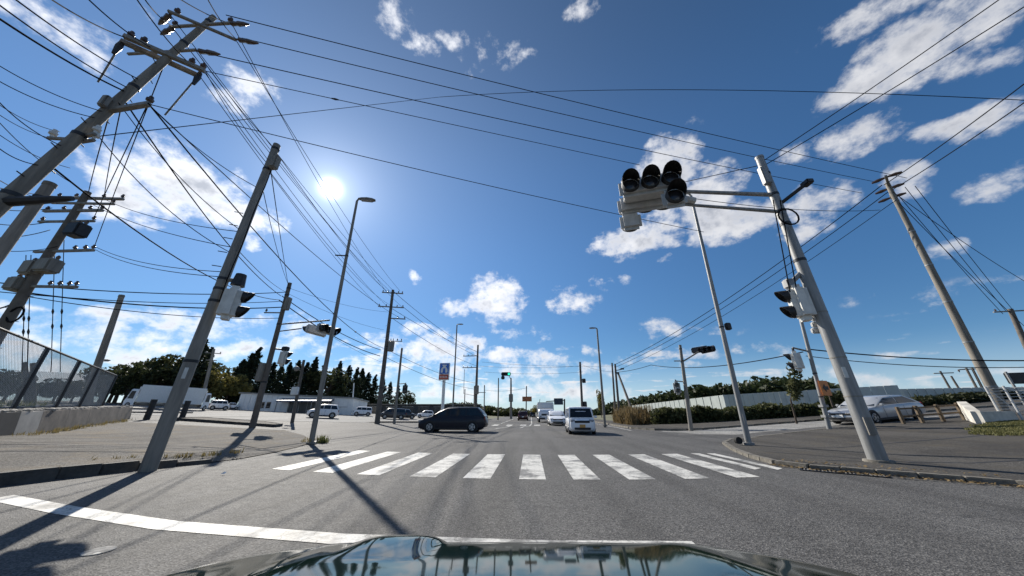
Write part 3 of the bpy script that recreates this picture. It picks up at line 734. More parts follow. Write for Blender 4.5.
def ped_signal(par, c, fwd, s=1.0, m=HOUSE, lit=None):
    """two-aspect pedestrian lantern: rounded housing, two hoods, two square-ish lenses"""
    fwd = Vector(fwd).normalized(); side = fwd.cross(Vector((0, 0, 1))).normalized(); Q = Matrix((side, fwd, Vector((0, 0, 1)))).transposed()
    c = Vector(c)
    h = MB().bbox(c, (.48 * s, .40 * s, .96 * s), .12 * s, M=Q).build('signal_housing', m, par, 40)
    for k, dz in enumerate((.215, -.215)):
        f0 = c + fwd * .19 * s + Vector((0, 0, dz * s)); visor(h, f0, fwd, .165 * s, .25 * s)
        MB().box(f0 + fwd * .006, (.25 * s, .02 * s, .24 * s), M=Q).build('lens', lit if (lit and k == 1) else LENS, h)
    MB().tube([c + Vector((0, 0, .46 * s)), c + Vector((0, 0, .62 * s))], .05 * s, 8).build('hanger', DARKM, h)
    return h
def bracket(par, p, q, r, m=STEELD, name='bracket'): return MB().tube([Vector(p), Vector(q)], r, 8).build(name, m, par, 40)

bD, tD = g_pole((151, 462), (277, 145), .19)
DP = Pole('traffic_signal_pole', 'tall grey signal pole on the near left kerb carrying a white pedestrian lantern', 'signal pole', bD, tD, .145, .105, STEELD, 'signal poles', 'shaft', 18)
zs = D(218, 278, hd(bD)).z
p = DP.f(zs); c3 = D(231, 303, hd(bD) - .3) - bD
sfw = Vector((.9, .65, 0))
ped_signal(DP.o, c3, sfw, .98)
bracket(DP.o, p, Vector((c3.x, c3.y, p.z - .05)), .06); MB().tube([Vector((c3.x, c3.y, c3.z + .5)), Vector((c3.x, c3.y, p.z + .15))], [.16, .12], 10).build('hanger_box', DARKM, DP.o)
for z in (zs, zs - .3, tD.z - .2, tD.z - 1.1, 4.0, 2.4): DP.band(z, DARKM, .07)
MB().bbox(DP.f(tD.z - .9) + Vector((.28, -.1, 0)), (.22, .22, .5), .03).build('junction_box', STEELD, DP.o)
mb = MB(); q = DP.f(tD.z - 1.2) + Vector((.25, -.1, 0)); mb.tube([q + Vector((0, 0, -k * .35)) + Vector((.02 * math.sin(k), 0, 0)) for k in range(14)], .015, 5); mb.build('riser_cable', CABLE, DP.o)

PLTE = mat('id_plate_white', (.6, .6, .57), .5, var=.1); PLTB = mat('id_plate_blue', (.05, .12, .3), .5, var=.1)
def pole_trim(P_, z, m, h=.32, w=.16, ang=-1.57):
    d = Vector((math.cos(ang), math.sin(ang), 0)); MB().bbox(P_.f(z) + d * (P_.r(z) + .006), (.012, w, h), .003, ang).build('number_tag', m, P_.o)
pole_trim(DP, 2.1, PLTE, .26, .07, R(-50))
for k in range(5): MB().cyl(DP.f(5.0 + k * .45) + Vector((-.1, -.1, 0)), DP.f(5.0 + k * .45) + Vector((-.28, -.2, 0)), .012, .012, 6).build('step_bolt', DARKM, DP.o)
# second signal pole E with mast arm
bE, tE = g_pole((252, 428), (290, 283))
EP = Pole('traffic_signal_pole', 'brown signal pole on the left with a side-on pedestrian lantern and a mast arm', 'signal pole', bE, tE, .17, .12, CONCD, 'signal poles', 'shaft')
dE = hd(bE)
c = D(283, 358, dE) - bE; ped_signal(EP.o, c, (.9, .6, 0), 1.1, HOUSE)
p = EP.f(D(277, 349, dE).z); bracket(EP.o, p, Vector((c.x, c.y, p.z)), .06); MB().bbox(Vector((c.x, c.y, p.z + .05)), (.35, .35, .3), .04).build('hanger_box', DARKM, EP.o)
def veh_signal(par, c, fwd, s=1.0, m=HOUSEG, arrow=False, lit=None, side_arrow=1, tilt=0.0):
    """horizontal three-lamp signal head"""
    fwd = Vector(fwd).normalized(); side = fwd.cross(Vector((0, 0, 1))).normalized(); Q = Matrix((side, fwd, Vector((0, 0, 1)))).transposed(); c = Vector(c)
    h = MB().bbox(c, (1.25 * s, .17 * s, .46 * s), .07 * s, M=Q).build('signal_housing', m, par, 40)
    for k in (-1, 0, 1):
        q = c + side * .4 * s * k + fwd * .085 * s
        lens(h, q, fwd, .16 * s, TEAL if lit == k else LENS); visor(h, q, fwd, .185 * s, .33 * s)
    if arrow:
        q = c + side * .4 * s * side_arrow + Vector((0, 0, -.46 * s))
        MB().bbox(q, (.46 * s, .17 * s, .44 * s), .07 * s, M=Q).build('arrow_housing', m, h, 40); lens(h, q + fwd * .085 * s, fwd, .16 * s); visor(h, q + fwd * .085 * s, fwd, .185 * s, .33 * s)
    return h
sg = D(327, 330, dE - 4.5)
p = EP.f(D(284, 325, dE).z)
veh_signal(EP.o, sg - bE, (1, -.22, 0), 1.15)
veh_signal(EP.o, sg - bE + Vector((-.75, .16, 0)), (-1, .22, 0), 1.15)
bracket(EP.o, p, sg - bE + Vector((0, 0, .6)), .05, STEELD, 'mast_arm'); bracket(EP.o, p + Vector((0, 0, -.5)), (sg - bE) * .5 + (p - Vector((0, 0, .2))) * .5, .04, STEELD, 'mast_arm')
for z in (tE.z - .4, tE.z - .9, p.z + bE.z, 3): EP.band(z, DARKM, .1)
MB().bbox(EP.f(tE.z - 1.6) + Vector((.3, -.1, 0)), (.3, .3, .9), .03).build('junction_box', STEELD, EP.o)
MB().bbox(EP.f(3.6) + Vector((-.25, -.15, 0)), (.35, .3, 1.1), .03).build('control_box', STEELD, EP.o)
EP.arm(tE.z - 2.2, R(185), 0, 1.2, STEELD, .07, (1.1,))

# street lights: tapered steel mast, short outreach, flat lantern
def street_light(label, base, top, r0, r1, head_dir, s=1.0, m=STEEL, outreach=.35, group='street lights'):
    P_ = Pole('street_light', label, 'street light', base, top, r0, r1, m, group, 'mast', 12)
    hv = Vector((math.cos(head_dir), math.sin(head_dir), 0)); t = P_.top - P_.base
    MB().tube([t, t + hv * outreach * .5 * s + Vector((0, 0, .12 * s)), t + hv * outreach * s + Vector((0, 0, .15 * s))], r1 * .8, 8).build('outreach_arm', m, P_.o, 50)
    c = t + hv * (outreach + .42) * s + Vector((0, 0, .16 * s)); Q = Matrix.Rotation(head_dir, 3, 'Z')
    mb = MB(); secs = []
    for (x, w, h) in ((-.48, .07, .06), (-.3, .13, .1), (0, .17, .13), (.3, .15, .11), (.47, .08, .06)):
        secs.append([Q @ Vector((x, y * w, z * h)) * s + c for (y, z) in ((-1, -.3), (-.7, .7), (0, 1), (.7, .7), (1, -.3), (.6, -.6), (-.6, -.6))])
    vs = [p for q in secs for p in q]; n = 7; fs = [tuple(range(n))[::-1], tuple(range(4 * n, 5 * n))]
    for i in range(4):
        for k in range(n): fs.append((i * n + k, i * n + (k + 1) % n, (i + 1) * n + (k + 1) % n, (i + 1) * n + k))
    h = mb.add(vs, fs).build('lantern', m, P_.o, 50)
    MB().box(c + Vector((0, 0, -.075 * s)), (.6 * s, .22 * s, .03 * s), head_dir).build('diffuser', LAMPG, h)
    P_.band(P_.base.z + .04, m, .08, 'base_plate', .08)
    MB().box(P_.f(P_.base.z + .9) + Vector((0, -P_.r(P_.base.z + .9) - .002, 0)), (r0 * .9, .012, .4)).build('access_door', m, P_.o)
    return P_
bF, tF = g_pole((311, 444), (357, 201), .03)
F = street_light('tall street light on the left corner with its lantern near the sun', bF, tF, .105, .06, R(12), .95, STEELD, .1)
F.band(tF.z - 3.4, DARKM); F.arm(tF.z - 3.4, R(190), 0, .55, DARKM, .05)
bL, tL = g_pole((749, 445), (691, 196), .095)
Lp = street_light('tall slim street light on the right corner reaching up behind the big signal', bL, tL, .105, .06, R(195), 1.0, STEEL, .15)
MB().bbox(Lp.f(4.6) + Vector((.22, -.08, 0)), (.2, .2, .3), .03).build('camera_box', DARKM, Lp.o); Lp.band(4.6, DARKM)
MB().tube([Lp.f(.3) + Vector((-.36, -.07, -.05)), Lp.f(.3) + Vector((-.36, .07, -.05))], .12, 14).build('rubber_tyre_foot', TYRE, Lp.o)
bI, tI = g_pole((452, 424), (457, 325)); street_light('distant street light left of the road beside the blue store sign', bI, tI, .11, .075, R(10), .75, STEELD, .2)
bR, tR = g_pole((605, 426), (597, 329), .13); street_light('distant street light on the right at the end of the dry reeds', bR, tR, .12, .075, R(175), .7, STEELD, .2)

# big signal mast M on the right corner
bM, tM = g_pole((879, 462), (759, 157), .095)
M_ = Pole('traffic_signal_pole', 'large grey signal mast on the right corner holding the big overhead signal', 'signal pole', bM, tM, .185, .12, STEEL, 'signal poles', 'shaft', 18)
dM = hd(bM)
zarm = D(771, 196, dM).z; p1 = M_.f(zarm); p2 = M_.f(D(777, 213, dM).z)
r_ = ray(650, 187); sgp = Vector((r_.x, r_.y, r_.z)) * ((zarm - .1 - EYE) / r_.z) + Vector((0, 0, EYE))
c = sgp - bM
fw = Vector((-.22, -1, 0)).normalized(); sd = fw.cross(Vector((0, 0, 1)))
SS = 1.52
hh = veh_signal(M_.o, c + Vector((0, 0, .1)), fw, SS, HOUSEG, True, None, -1 if sd.x < 0 else 1)
veh_signal(M_.o, c - fw * .95 + Vector((0, 0, .1)), -fw, SS, HOUSEG, True, None, 1 if sd.x > 0 else -1)
MB().bbox(c - fw * .55 + Vector((0, 0, .15)), (1.5, .5, .18), .04, math.atan2(sd.y, sd.x)).build('signal_mount', HOUSEG, M_.o, 40)
for pp, e, r_a in ((p1, c - fw * .45 + Vector((-.6, 0, .3)), .065), (p2, c - fw * .8 + Vector((.5, 0, -.05)), .055)):
    MB().tube([pp, pp.lerp(e, .5), e], [r_a * 1.15, r_a, r_a * .9], 10).build('mast_arm', STEEL, M_.o, 50)
bracket(M_.o, c - fw * .6 + Vector((.6, 0, .15)), c - fw * .6 + Vector((1.6, .1, -.1)), .12, HOUSEG, 'arm_clamp')
for z in (zarm + .9, zarm, D(777, 213, dM).z, zarm - 1.2, tM.z - .05, 5.6): M_.band(z, DARKM if z < tM.z - .2 else STEEL, .09)
MB().bbox(M_.f(tM.z - 1.0) + Vector((-.2, -.15, 0)), (.22, .2, .75), .03).build('junction_box', STEEL, M_.o)
bracket(M_.o, M_.f(D(785, 203, dM).z), D(806, 184, dM) - bM, .06, DARKM, 'camera_arm'); MB().bbox(D(807, 183, dM) - bM, (.22, .3, .16), .03).build('camera_box', DARKM, M_.o)
q = M_.f(zarm - 1.1) + Vector((-.1, -.3, 0)); MB().tube([q + Vector((.3 * math.cos(a), 0, .3 * math.sin(a))) for a in [k * .42 for k in range(16)]], .025, 6).build('cable_loop', CABLE, M_.o)
MB().cyl((0, 0, -.05), (0, 0, .05), .3, .27, 18).build('base_collar', KERB, M_.o, 50)
pole_trim(M_, 2.2, PLTE, .28, .08, R(-125))
for z in (1.6, 2.6, 3.9): M_.band(z, STEELD, .035, 'strap', .006)
MB().box(M_.f(.9) + Vector((-.06, -.19, 0)), (.16, .03, .4), R(-10)).build('access_door', STEELD, M_.o)
# pedestrian lantern on the mast, facing left over the crosswalk
c = D(800, 303, dM - .2) - bM; pz = M_.f(D(812, 268, dM).z)
ped_signal(M_.o, c, (-.9, .35, 0), 1.15, HOUSE)
bracket(M_.o, pz, D(789, 285, dM - .2) - bM, .07, STEEL); MB().bbox(D(789, 284, dM - .2) - bM, (.25, .25, .3), .04).build('hanger_box', STEEL, M_.o)
for k in range(3): MB().bbox(D(812, 318 + k * 6, dM) - bM + Vector((.22, .1, 0)), (.3, .12, .16), .03).build('speaker_unit', HOUSEG, M_.o)

# thinner pole N with pedestrian lantern, behind the sedan's nose
bN, tN = g_pole((830, 431), (793, 290))
NP = Pole('traffic_signal_pole', 'slim signal post in front of the silver sedan with an orange arrow plate', 'signal pole', bN, tN, .105, .075, STEEL, 'signal poles', 'shaft')
dN = hd(bN)
c = D(797, 361, dN - .2) - bN; ped_signal(NP.o, c, (-.8, .6, 0), 1.15, HOUSE); bracket(NP.o, NP.f(D(804, 352, dN).z), Vector((c.x, c.y, c.z + .75)), .05)
pl = D(825, 388, dN - .15) - bN; a_ = R(20)
MB().bbox(pl, (.7, .03, .75), .01, a_).build('orange_plate', mat('orange_sign', (.62, .2, .04), .5, var=.1), NP.o)
mb = MB(); Q = Matrix.Rotation(a_, 3, 'Z')
mb.prism([Q @ Vector(v) + pl for v in ((-.22, -.025, .0), (0, -.025, -.22), (0, -.025, -.09), (.22, -.025, -.09), (.22, -.025, .09), (0, -.025, .09), (0, -.025, .22))], Q @ Vector((0, -.006, 0))); mb.build('arrow_mark', BLACK, NP.o)
for z in (tN.z - .1, 3.2, 2.0): NP.band(z, DARKM)
for k in range(2): MB().box(NP.f(bN.z + .7 + .5 * k) + Vector((0, 0, 0)), (.3, .28, .12), 0).build('clamp', STEEL, NP.o)

# K: signal pole across the street on the right
bK, tK = g_pole((691, 429), (680, 345), .13)
KP = Pole('traffic_signal_pole', 'thin dark signal pole before the hedge with a signal cluster on a short arm', 'signal pole', bK, tK, .15, .1, STEELD, 'signal poles', 'shaft')
dK = hd(bK); sg = D(700, 351, dK)
veh_signal(KP.o, sg - bK + Vector((0, 0, .1)), (.75, .6, 0), .95, DARKM); veh_signal(KP.o, sg - bK + Vector((.3, -.5, 0)), (-.9, -.35, 0), .95, DARKM)
bracket(KP.o, KP.f(D(681, 362, dK).z), sg - bK, .05, STEELD, 'mast_arm'); bracket(KP.o, KP.f(D(681, 361, dK).z), D(674, 361, dK) - bK, .04)
c = D(677, 388, dK) - bK; ped_signal(KP.o, c, (-.3, -1, 0), .95, HOUSEG); bracket(KP.o, KP.f(D(683, 382, dK).z), Vector((c.x, c.y, c.z + .5)), .04)
KP.band(tK.z - .3); KP.band(tK.z - 1.2)

# H: signal pole left of the dark minivan
bH, tH = g_pole((394, 424), (402, 348))
HP = Pole('traffic_signal_pole', 'slim dark pole with a pedestrian lantern left of the dark minivan', 'signal pole', bH, tH, .14, .1, STEELD, 'signal poles', 'shaft')
dH = hd(bH); c = D(405, 389, dH) - bH; ped_signal(HP.o, c, (.35, -1, 0), 1.0, DARKM); bracket(HP.o, HP.f(D(399, 384, dH).z), Vector((c.x, c.y, c.z + .55)), .04); HP.band(tH.z - .2)

# G: utility pole with three tiers of arms
bG, tG = g_pole((377, 424), (393, 290))
GP = Pole('utility_pole', 'dark utility pole with three tiers of crossarms and a transformer can, left of centre', 'utility pole', bG, tG, .24, .14, CONCD, 'utility poles', 'shaft')
zg = tG.z; ga = R(14)
tG1 = GP.arm(zg - .35, ga, -1.1, 1.1, STEELD, .1, (-1.0, -.5, .6, 1.0), INS)
tG2 = GP.arm(zg - 1.95, ga, -1.3, 1.3, STEELD, .1, (-1.2, -.5, .6, 1.2), INS)
tG3 = GP.arm(zg - 3.2, ga, .1, 1.6, STEELD, .1, (.8, 1.5), INS)
q = GP.f(zg - 6.2) + Vector((.55, -.1, 0)); tr = MB().tube([q + Vector((0, 0, -.5)), q + Vector((0, 0, -.45)), q + Vector((0, 0, .45)), q + Vector((0, 0, .52))], [.25, .3, .3, .2], 14).build('transformer', STEELD, GP.o, 40)
for k in (-.12, .12): MB().tube([q + Vector((k, 0, .5)), q + Vector((k, 0, .8))], .04, 6).build('bushing', INS, tr)
GP.arm(zg - 5.6, ga, 0, 1.5, STEELD, .07, (1.0, 1.4))
GP.arm(zg - 10.2, ga, 0, .9, STEELD, .09); GP.arm(zg - 11.0, ga, 0, .8, STEELD, .09)
GP.bolts(3, zg - 4, .6, ga); 
for z in (zg - .35, zg - 1.95, zg - 6.2, zg - 10.2): GP.band(z)

# lot light pole with a meter box
b_, t_ = g_pole((292, 423), (304, 360)); LP = Pole('service_pole', 'short dark service pole with a meter box and small lamp in the lot', 'pole', b_, t_, .13, .1, CONCD)
zz = D(297, 391, hd(b_)).z; MB().bbox(LP.f(zz) + Vector((-.12, -.2, 0)), (.5, .3, .6), .04).build('meter_box', WHITEM, LP.o); q = LP.f(t_.z - .75) + Vector((-.5, 0, .05)); bracket(LP.o, LP.f(t_.z - .95), q, .03); MB().ball(q, .2).build('lamp', STEEL, LP.o, True)
# lone pole among the trees
Q_ = Pole('utility_pole', 'thin grey pole standing in front of the tall conifer behind the trucks', 'utility pole', *pix_pole((204, 392), (214, 349), 62), .22, .16, CONCP, 'utility poles')
Q_.arm(Q_.top.z - .6, R(30), -.9, .9, STEELD, .1, (-.8, .8), INS); Q_.arm(Q_.top.z - 1.6, R(30), -.6, .6, STEELD, .1)
b_, t_ = pix_pole((352, 410), (354, 383), 55); PL2 = Pole('plain_pole', 'thin white post by the corner of the white building', 'pole', b_, t_, .1, .08, WHITEM); PL2.band(t_.z - .1, WHITEM)
lampp = street_light('small lot lamp peeping over the fence end', *pix_pole((92, 402), (97, 362), 44), .08, .06, R(10), .9, STEELD, .1)

# O: big pole at right, and its neighbour P at the frame edge
OP = Pole('utility_pole', 'tall concrete utility pole on the right beyond the white wall, three wires at its head', 'utility pole', *pix_pole((1003, 410), (887, 183), 31), .215, .12, CONC, 'utility poles', 'shaft', 16)
zo = OP.top.z
oa = R(-35)
tO = OP.arm(zo - .25, R(40), -1.6, 2.2, STEELD, .12, (-1.4, 0.4, 2.0), INS, strain=True, size=1.6)
bracket(OP.o, OP.f(zo - .9), OP.f(zo - .25) + Vector((1.3, .9, 0)), .05, STEELD)
for k in range(6): OP.band(zo - 1.5 - k * 2.4, STEEL, .08, 'band', .015)
PP = Pole('utility_pole', 'dark pole cut by the right edge of the frame with a small crossarm', 'utility pole', *pix_pole((1026, 345), (1010, 309), 52), .22, .16, CONCD, 'utility poles')
tP = PP.arm(PP.top.z - .2, R(-10), -1.2, 1.6, STEELD, .1, (-1.0, 1.4), INS)
for (x0, yb, x1, yt, d, lb) in ((952, 392, 940, 371, 50, 'small far pole with a crossarm behind the barrier, left of three'), (961, 392, 951, 376, 51, 'small bare far pole behind the barrier, middle of three')):
    P_ = Pole('utility_pole', lb, 'utility pole', *pix_pole((x0, yb), (x1, yt), d), .09, .07, CONCD, 'utility poles')
    if 'crossarm' in lb: P_.arm(P_.top.z - .2, R(-20), -.5, .8, STEELD, .08, (1.2,))
b_, t_ = pix_pole((978, 392), (966, 368), 53); HF = thing('utility_pole', 'far twin-legged pole frame with transformer behind the barrier', 'utility pole', b_, group='utility poles')
for k in (0, 1):
    e = D(978 + 5 * k, 392, 53); t2 = D(966 + 6 * k, 368, 53); MB().tube([e - b_ - Vector((0, 0, 2.2)), t2 - b_], [.1, .08], 8).build('leg', CONCD, HF)
q = t_ - b_; MB().box(q + Vector((.5, .0, -.1)), (1.6, .09, .09), R(-30)).build('crossarm', STEELD, HF); MB().bbox(q + Vector((.9, .3, -3.0)), (1.0, .6, 1.0), .08).build('transformer', DARKM, HF)

# centre-right far poles
for (bp, tp, r, lb, extra) in (((583, 424), (580, 362), .16, 'dark pole with small boxes right of centre, over the white kei van', 'box'), ((616, 422), (612, 363), .15, 'left of the twin dark poles above the dry reeds', ''), ((620, 422), (615, 364), .17, 'right of the twin dark poles above the dry reeds, with a small lamp', 'lamp')):
    b_, t_ = g_pole(bp, tp); P_ = Pole('utility_pole', lb, 'utility pole', b_, t_, r, r * .75, CONCD, 'utility poles'); P_.band(t_.z - .4); P_.band(t_.z - 1.2)
    if extra == 'box':
        for zz, s_ in ((t_.z - 2.3, .25), (t_.z - 5.2, .5)): MB().bbox(P_.f(zz) + Vector((.35, -.1, 0)), (.4, .35, s_ * 2), .04).build('control_box', DARKM, P_.o)
    if extra == 'lamp': bracket(P_.o, P_.f(t_.z - .9), P_.f(t_.z - .9) + Vector((.8, -.2, .1)), .05); MB().bbox(P_.f(t_.z - .8) + Vector((.9, -.2, .1)), (.5, .25, .2), .05).build('lamp', DARKM, P_.o)
    twin_top = t_; twin_base = b_
st = thing('stay_pole', 'slanting brace pole leaning against the twin dark poles', 'pole', Gt(637, 423)); e = D(618, 373, hd(twin_base)) - st.location
MB().tube([Vector((0, 0, -.2)), e * .5, e], [.16, .15, .13], 10).build('shaft', CONCD, st, 50); MB().tube([e - Vector((0, 0, .1)), e + Vector((0, 0, .12))], .18, 10).build('cap_clamp', DARKM, st)

# centre-left far poles
bJ, tJ = g_pole((475, 421), (478, 345)); JP = Pole('utility_pole', 'far utility pole with side crossarms and a pole box, left of the green signal', 'utility pole', bJ, tJ, .26, .15, CONCD, 'utility poles')
for z in (1.9, 3.9): tJ1 = JP.arm(tJ.z - z, R(175), -.1, 2.6, STEELD, .12, (1.0, 1.7, 2.5), INS)
MB().bbox(JP.f(tJ.z - 7.6) + Vector((.1, -.25, 0)), (.7, .45, 1.4), .05).build('pole_box', STEELD, JP.o); JP.arm(tJ.z - 8, R(0), 0, 1.6, STEELD, .1); MB().tube([JP.f(tJ.z - 4.2) + Vector((-2.2, 0, 0)), JP.f(tJ.z - 8.2) + Vector((-2.1, 0, 0)), JP.f(tJ.z - 8.5) + Vector((-.2, 0, 0))], .04, 6).build('drop_cable', CABLE, JP.o)
for (bp, tp, r, lb, m) in (((484, 421), (484.5, 385), .1, 'thin pale pole just right of the far utility pole', CONCP), ((498, 420), (498.5, 378), .12, 'thin dark pole left of the far green signal', CONCD), ((474, 420), (474.5, 386), .14, 'short grey post hugging the far utility pole', CONC), ((464, 419), (465, 389), .1, 'short thin post between the store sign and the far utility pole', CONCD), ((537, 418), (540, 399), .08, 'tiny far post in front of the green roadside tree', CONCD), ((526, 419), (526.5, 386), .14, 'far pole carrying the orange billboard', CONCD)):
    b_, t_ = g_pole(bp, tp); P_ = Pole('far_pole', lb, 'pole', b_, t_, r, r * .8, m, 'small poles along the far road'); P_.band(t_.z - .3)
    if 'billboard' in lb:
        q = D(527, 399, hd(b_) - .3) - b_; MB().bbox(q, (1.75 * hd(b_) / 60, .12, .85 * hd(b_) / 60), .02).build('billboard', mat('orange_billboard', (.42, .14, .05), .5, var=.25, scale=3), P_.o)
# far signal with the green lamp lit
bS, tS = g_pole((511, 419), (511, 378)); SP = Pole('traffic_signal_pole', 'far signal on a pale post with its green lamp lit over the road', 'signal pole', bS, tS, .28, .16, CONCP, 'signal poles'); dS = hd(bS)
c = D(506, 374, dS) - bS; veh_signal(SP.o, c, (-.02, -1, 0), 1.75, BLACK, True, -1, 1); bracket(SP.o, SP.f(tS.z - .4), c + Vector((.5, .25, 0)), .07, STEELD, 'mast_arm'); MB().bbox(SP.f(D(511, 398, dS).z) + Vector((0, -.2, 0)), (.9, .4, 1.6), .06).build('control_box', STEELD, SP.o)

# roadside store sign
bs = Gt(442, 421); ds = hd(bs); SGN = thing('store_sign', 'tall roadside store sign with white milk can on blue above a red panel', 'sign', bs)
c = D(444.5, 371.5, ds) - bs; sw = 11.2 * (c + bs - Vector((0, 0, EYE))).length / 302 / 1.18
shh = D(444.5, 363, ds).z - D(444.5, 380, ds).z
lo = D(442.3, 421, ds) - bs
MB().tube([Vector((0, 0, -.2)), Vector((c.x, c.y, c.z))], .22, 10).build('post', WHITEM, SGN, 50)
MB().bbox(c, (sw, .45, shh), .05).build('cabinet', WHITEM, SGN)
BLUE = mat('sign_blue', (.04, .16, .55), .35, var=.05); RED = mat('sign_red', (.55, .10, .05), .4, var=.1)
yb = c.y - .23
MB().box((c.x, yb, c.z + shh * .16), (sw * .9, .02, shh * .60)).build('blue_panel', BLUE, SGN); MB().box((c.x, yb, c.z - shh * .325), (sw * .9, .02, shh * .28)).build('red_panel', RED, SGN)
s_ = shh * .27; cz = c.z + shh * .15
can = [(-.75, -.85), (.75, -.85), (.75, -.2), (.62, .15), (.3, .42), (.3, .62), (.5, .72), (.5, .9), (-.5, .9), (-.5, .72), (-.3, .62), (-.3, .42), (-.62, .15), (-.75, -.2)]
MB().prism([(c.x + x * s_, yb - .012, cz + z * s_) for x, z in can], (0, -.01, 0)).build('milk_can_emblem', WHITEM, SGN)
MB().prism([(c.x + x * s_, yb - .024, cz + z * s_) for x, z in ((-.3, -.85), (.3, -.85), (.22, .1), (-.22, .1))], (0, -.006, 0)).build('emblem_stripe', BLUE, SGN)
for k in range(5): MB().box((c.x + (k - 2) * sw * .15, yb - .014, c.z - shh * .325), (sw * .07, .012, shh * .11)).build('white_letter_mark', WHITEM, SGN)
# ------------------------------------------------------------------ concrete wall, bank and chain-link fence at left
W0, W1 = D(0, 440, 20), D(127, 420.5, 31.5)
wd = (W1 - W0); wd.z = 0; wl = wd.length; wdn = wd.normalized(); wn = Vector((-wdn.y, wdn.x, 0))   # wn points away from the road
Ws = W0 - wdn * 8
wall_L = wl + 8
def wallpt(t, off=0.0): p = Ws + wdn * t + wn * off; return Vector((p.x, p.y, 0))
def wtop(t): return (D(0, 412, 20).z) + (D(127, 407, 31.5).z - D(0, 412, 20).z) * ((t - 8) / wl)
WL = thing('retaining_wall', 'low concrete retaining wall with a dark and white painted end at far left', 'wall', wallpt(0))
t = 0.0; k = 0
WCON = mat('wall_concrete', (.20, .17, .14), .85, var=.3, scale=1.6, bump=.3); WDARK = mat('wall_dark_paint', (.03, .029, .03), .8, var=.3, scale=2); WWHT = mat('wall_pale_paint', (.40, .37, .33), .8, var=.18, scale=2)
segs = [(0, 5.6, WCON), (5.6, 8.3, WDARK), (8.3, 9.7, WWHT)] + [(9.7 + i * (wall_L - 9.7) / 5, 9.7 + (i + 1) * (wall_L - 9.7) / 5, WCON) for i in range(5)]
for (a, b, m) in segs:
    a2, b2 = a + .008, b - .008; vs = []
    for (tt, zt_) in ((a2, wtop(a2)), (b2, wtop(b2))):
        p = wallpt(tt) - wallpt(0); g = terr(wallpt(tt).x) + .05
        lean = .10
        vs += [p + Vector((0, 0, g)) - wn * lean, p + wn * .45 + Vector((0, 0, g)), p + wn * .45 + Vector((0, 0, zt_)), p + Vector((0, 0, zt_))]
    MB().add(vs, [(0, 3, 2, 1), (4, 5, 6, 7), (0, 4, 7, 3), (3, 7, 6, 2), (2, 6, 5, 1), (1, 5, 4, 0)]).build('wall_panel', m, WL)
bank = MB()
vs = []
for tt in (0, wall_L): 
    for off, dz in ((.46, -.06), (3.5, .15), (40, .5)): p = wallpt(tt, off); vs.append((p.x, p.y, max(wtop(tt) + dz, terr(p.x) + .05)))
bank.add(vs, [(0, 3, 4, 1), (1, 4, 5, 2)])
p0, p1 = wallpt(wall_L, .46), wallpt(wall_L, 40)
bank.add([(p0.x, p0.y, wtop(wall_L) - .06), (p1.x, p1.y, wtop(wall_L) + .5), (p1.x, p1.y, 0), (p0.x, p0.y, 0)], [(0, 1, 2, 3)])
struct('raised_bank', bank, EARTH)
# rubble and grass on the bank edge
mb = MB()
for _ in range(900):
    tt = random.uniform(4, wall_L - .3); off = random.uniform(.06, 2.6); p = wallpt(tt, off); s_ = random.uniform(.05, .17)
    mb.ball((p.x, p.y, wtop(tt) + (-.03 + .05 * max(0, off - .45) if off > .45 else .01)), (s_, s_ * random.uniform(.6, 1), s_ * .55), 5, 3)
tag(mb.build('gravel', mat('pale_gravel', (.30, .28, .25), .85, var=.4, scale=3)), 'pale rubble and gravel strewn along the top of the retaining wall', 'gravel', kind='stuff')
mb = MB()
spots = []
for _ in range(90):
    tt = random.uniform(2, wall_L); off = random.uniform(1.5, 8); p = wallpt(tt, off); spots.append((p.x, p.y, .5, 26))
gr_ = MB()
for (x, y, r, n) in spots:
    for _ in range(n):
        a = random.uniform(0, 6.28); q = r * random.random(); b = random.uniform(0, 6.28); hgt = random.uniform(.1, .4); c0 = Vector((x + q * math.cos(a), y + q * math.sin(a), wtop(8) + .0)); c0.z = wtop(max(0, min(wall_L, (c0 - wallpt(0)).dot(wdn)))) + .02
        w = Vector((math.cos(b), math.sin(b), 0)) * .025; gr_.add([c0 - w, c0 + w, c0 + Vector((random.uniform(-.1, .1), random.uniform(-.1, .1), hgt))], [(0, 1, 2)])
tag(gr_.build('bank_grass', GRNG), 'rough grass growing behind the fence on the raised bank', 'grass', kind='stuff')
sp = []
for _ in range(60):
    tt = random.uniform(5, wall_L); p = wallpt(tt, -.16 - .25 * random.random()); sp.append((p.x, p.y, .12, random.randint(4, 16)))
mb = MB()
tuft_field('wall_foot_weeds', 'low dry weeds along the foot of the retaining wall', sp, DRYG, (0.05, 0.2), lift=.03)
# fence: posts, rail, woven mesh
FN = thing('chain_link_fence', 'tall chain-link fence on grey posts above the low concrete wall', 'fence', wallpt(0))
def ftop(t):
    # measured heights: falls with distance only slightly
    a = D(0, 336, 20 + 1.0).z; b = D(109, 374, 29.5).z
    return a + (b - a) * ((t - 8) / (wl * .86))
posts_t = [3.2, 6.2, 8 + wl * .185, 8 + wl * .44, 8 + wl * .63, 8 + wl * .87]
FE = posts_t[-1]
FO = .9
for tt in posts_t:
    p = wallpt(tt, FO) - wallpt(0)
    MB().tube([p + Vector((0, 0, wtop(tt) - .3)), p + Vector((0, 0, ftop(tt)))], .075, 8).build('post', DARKM, FN)
MB().tube([wallpt(posts_t[0], FO) - wallpt(0) + Vector((0, 0, ftop(posts_t[0]))), wallpt(FE, FO) - wallpt(0) + Vector((0, 0, ftop(FE)))], .04, 6).build('top_rail', DARKM, FN)
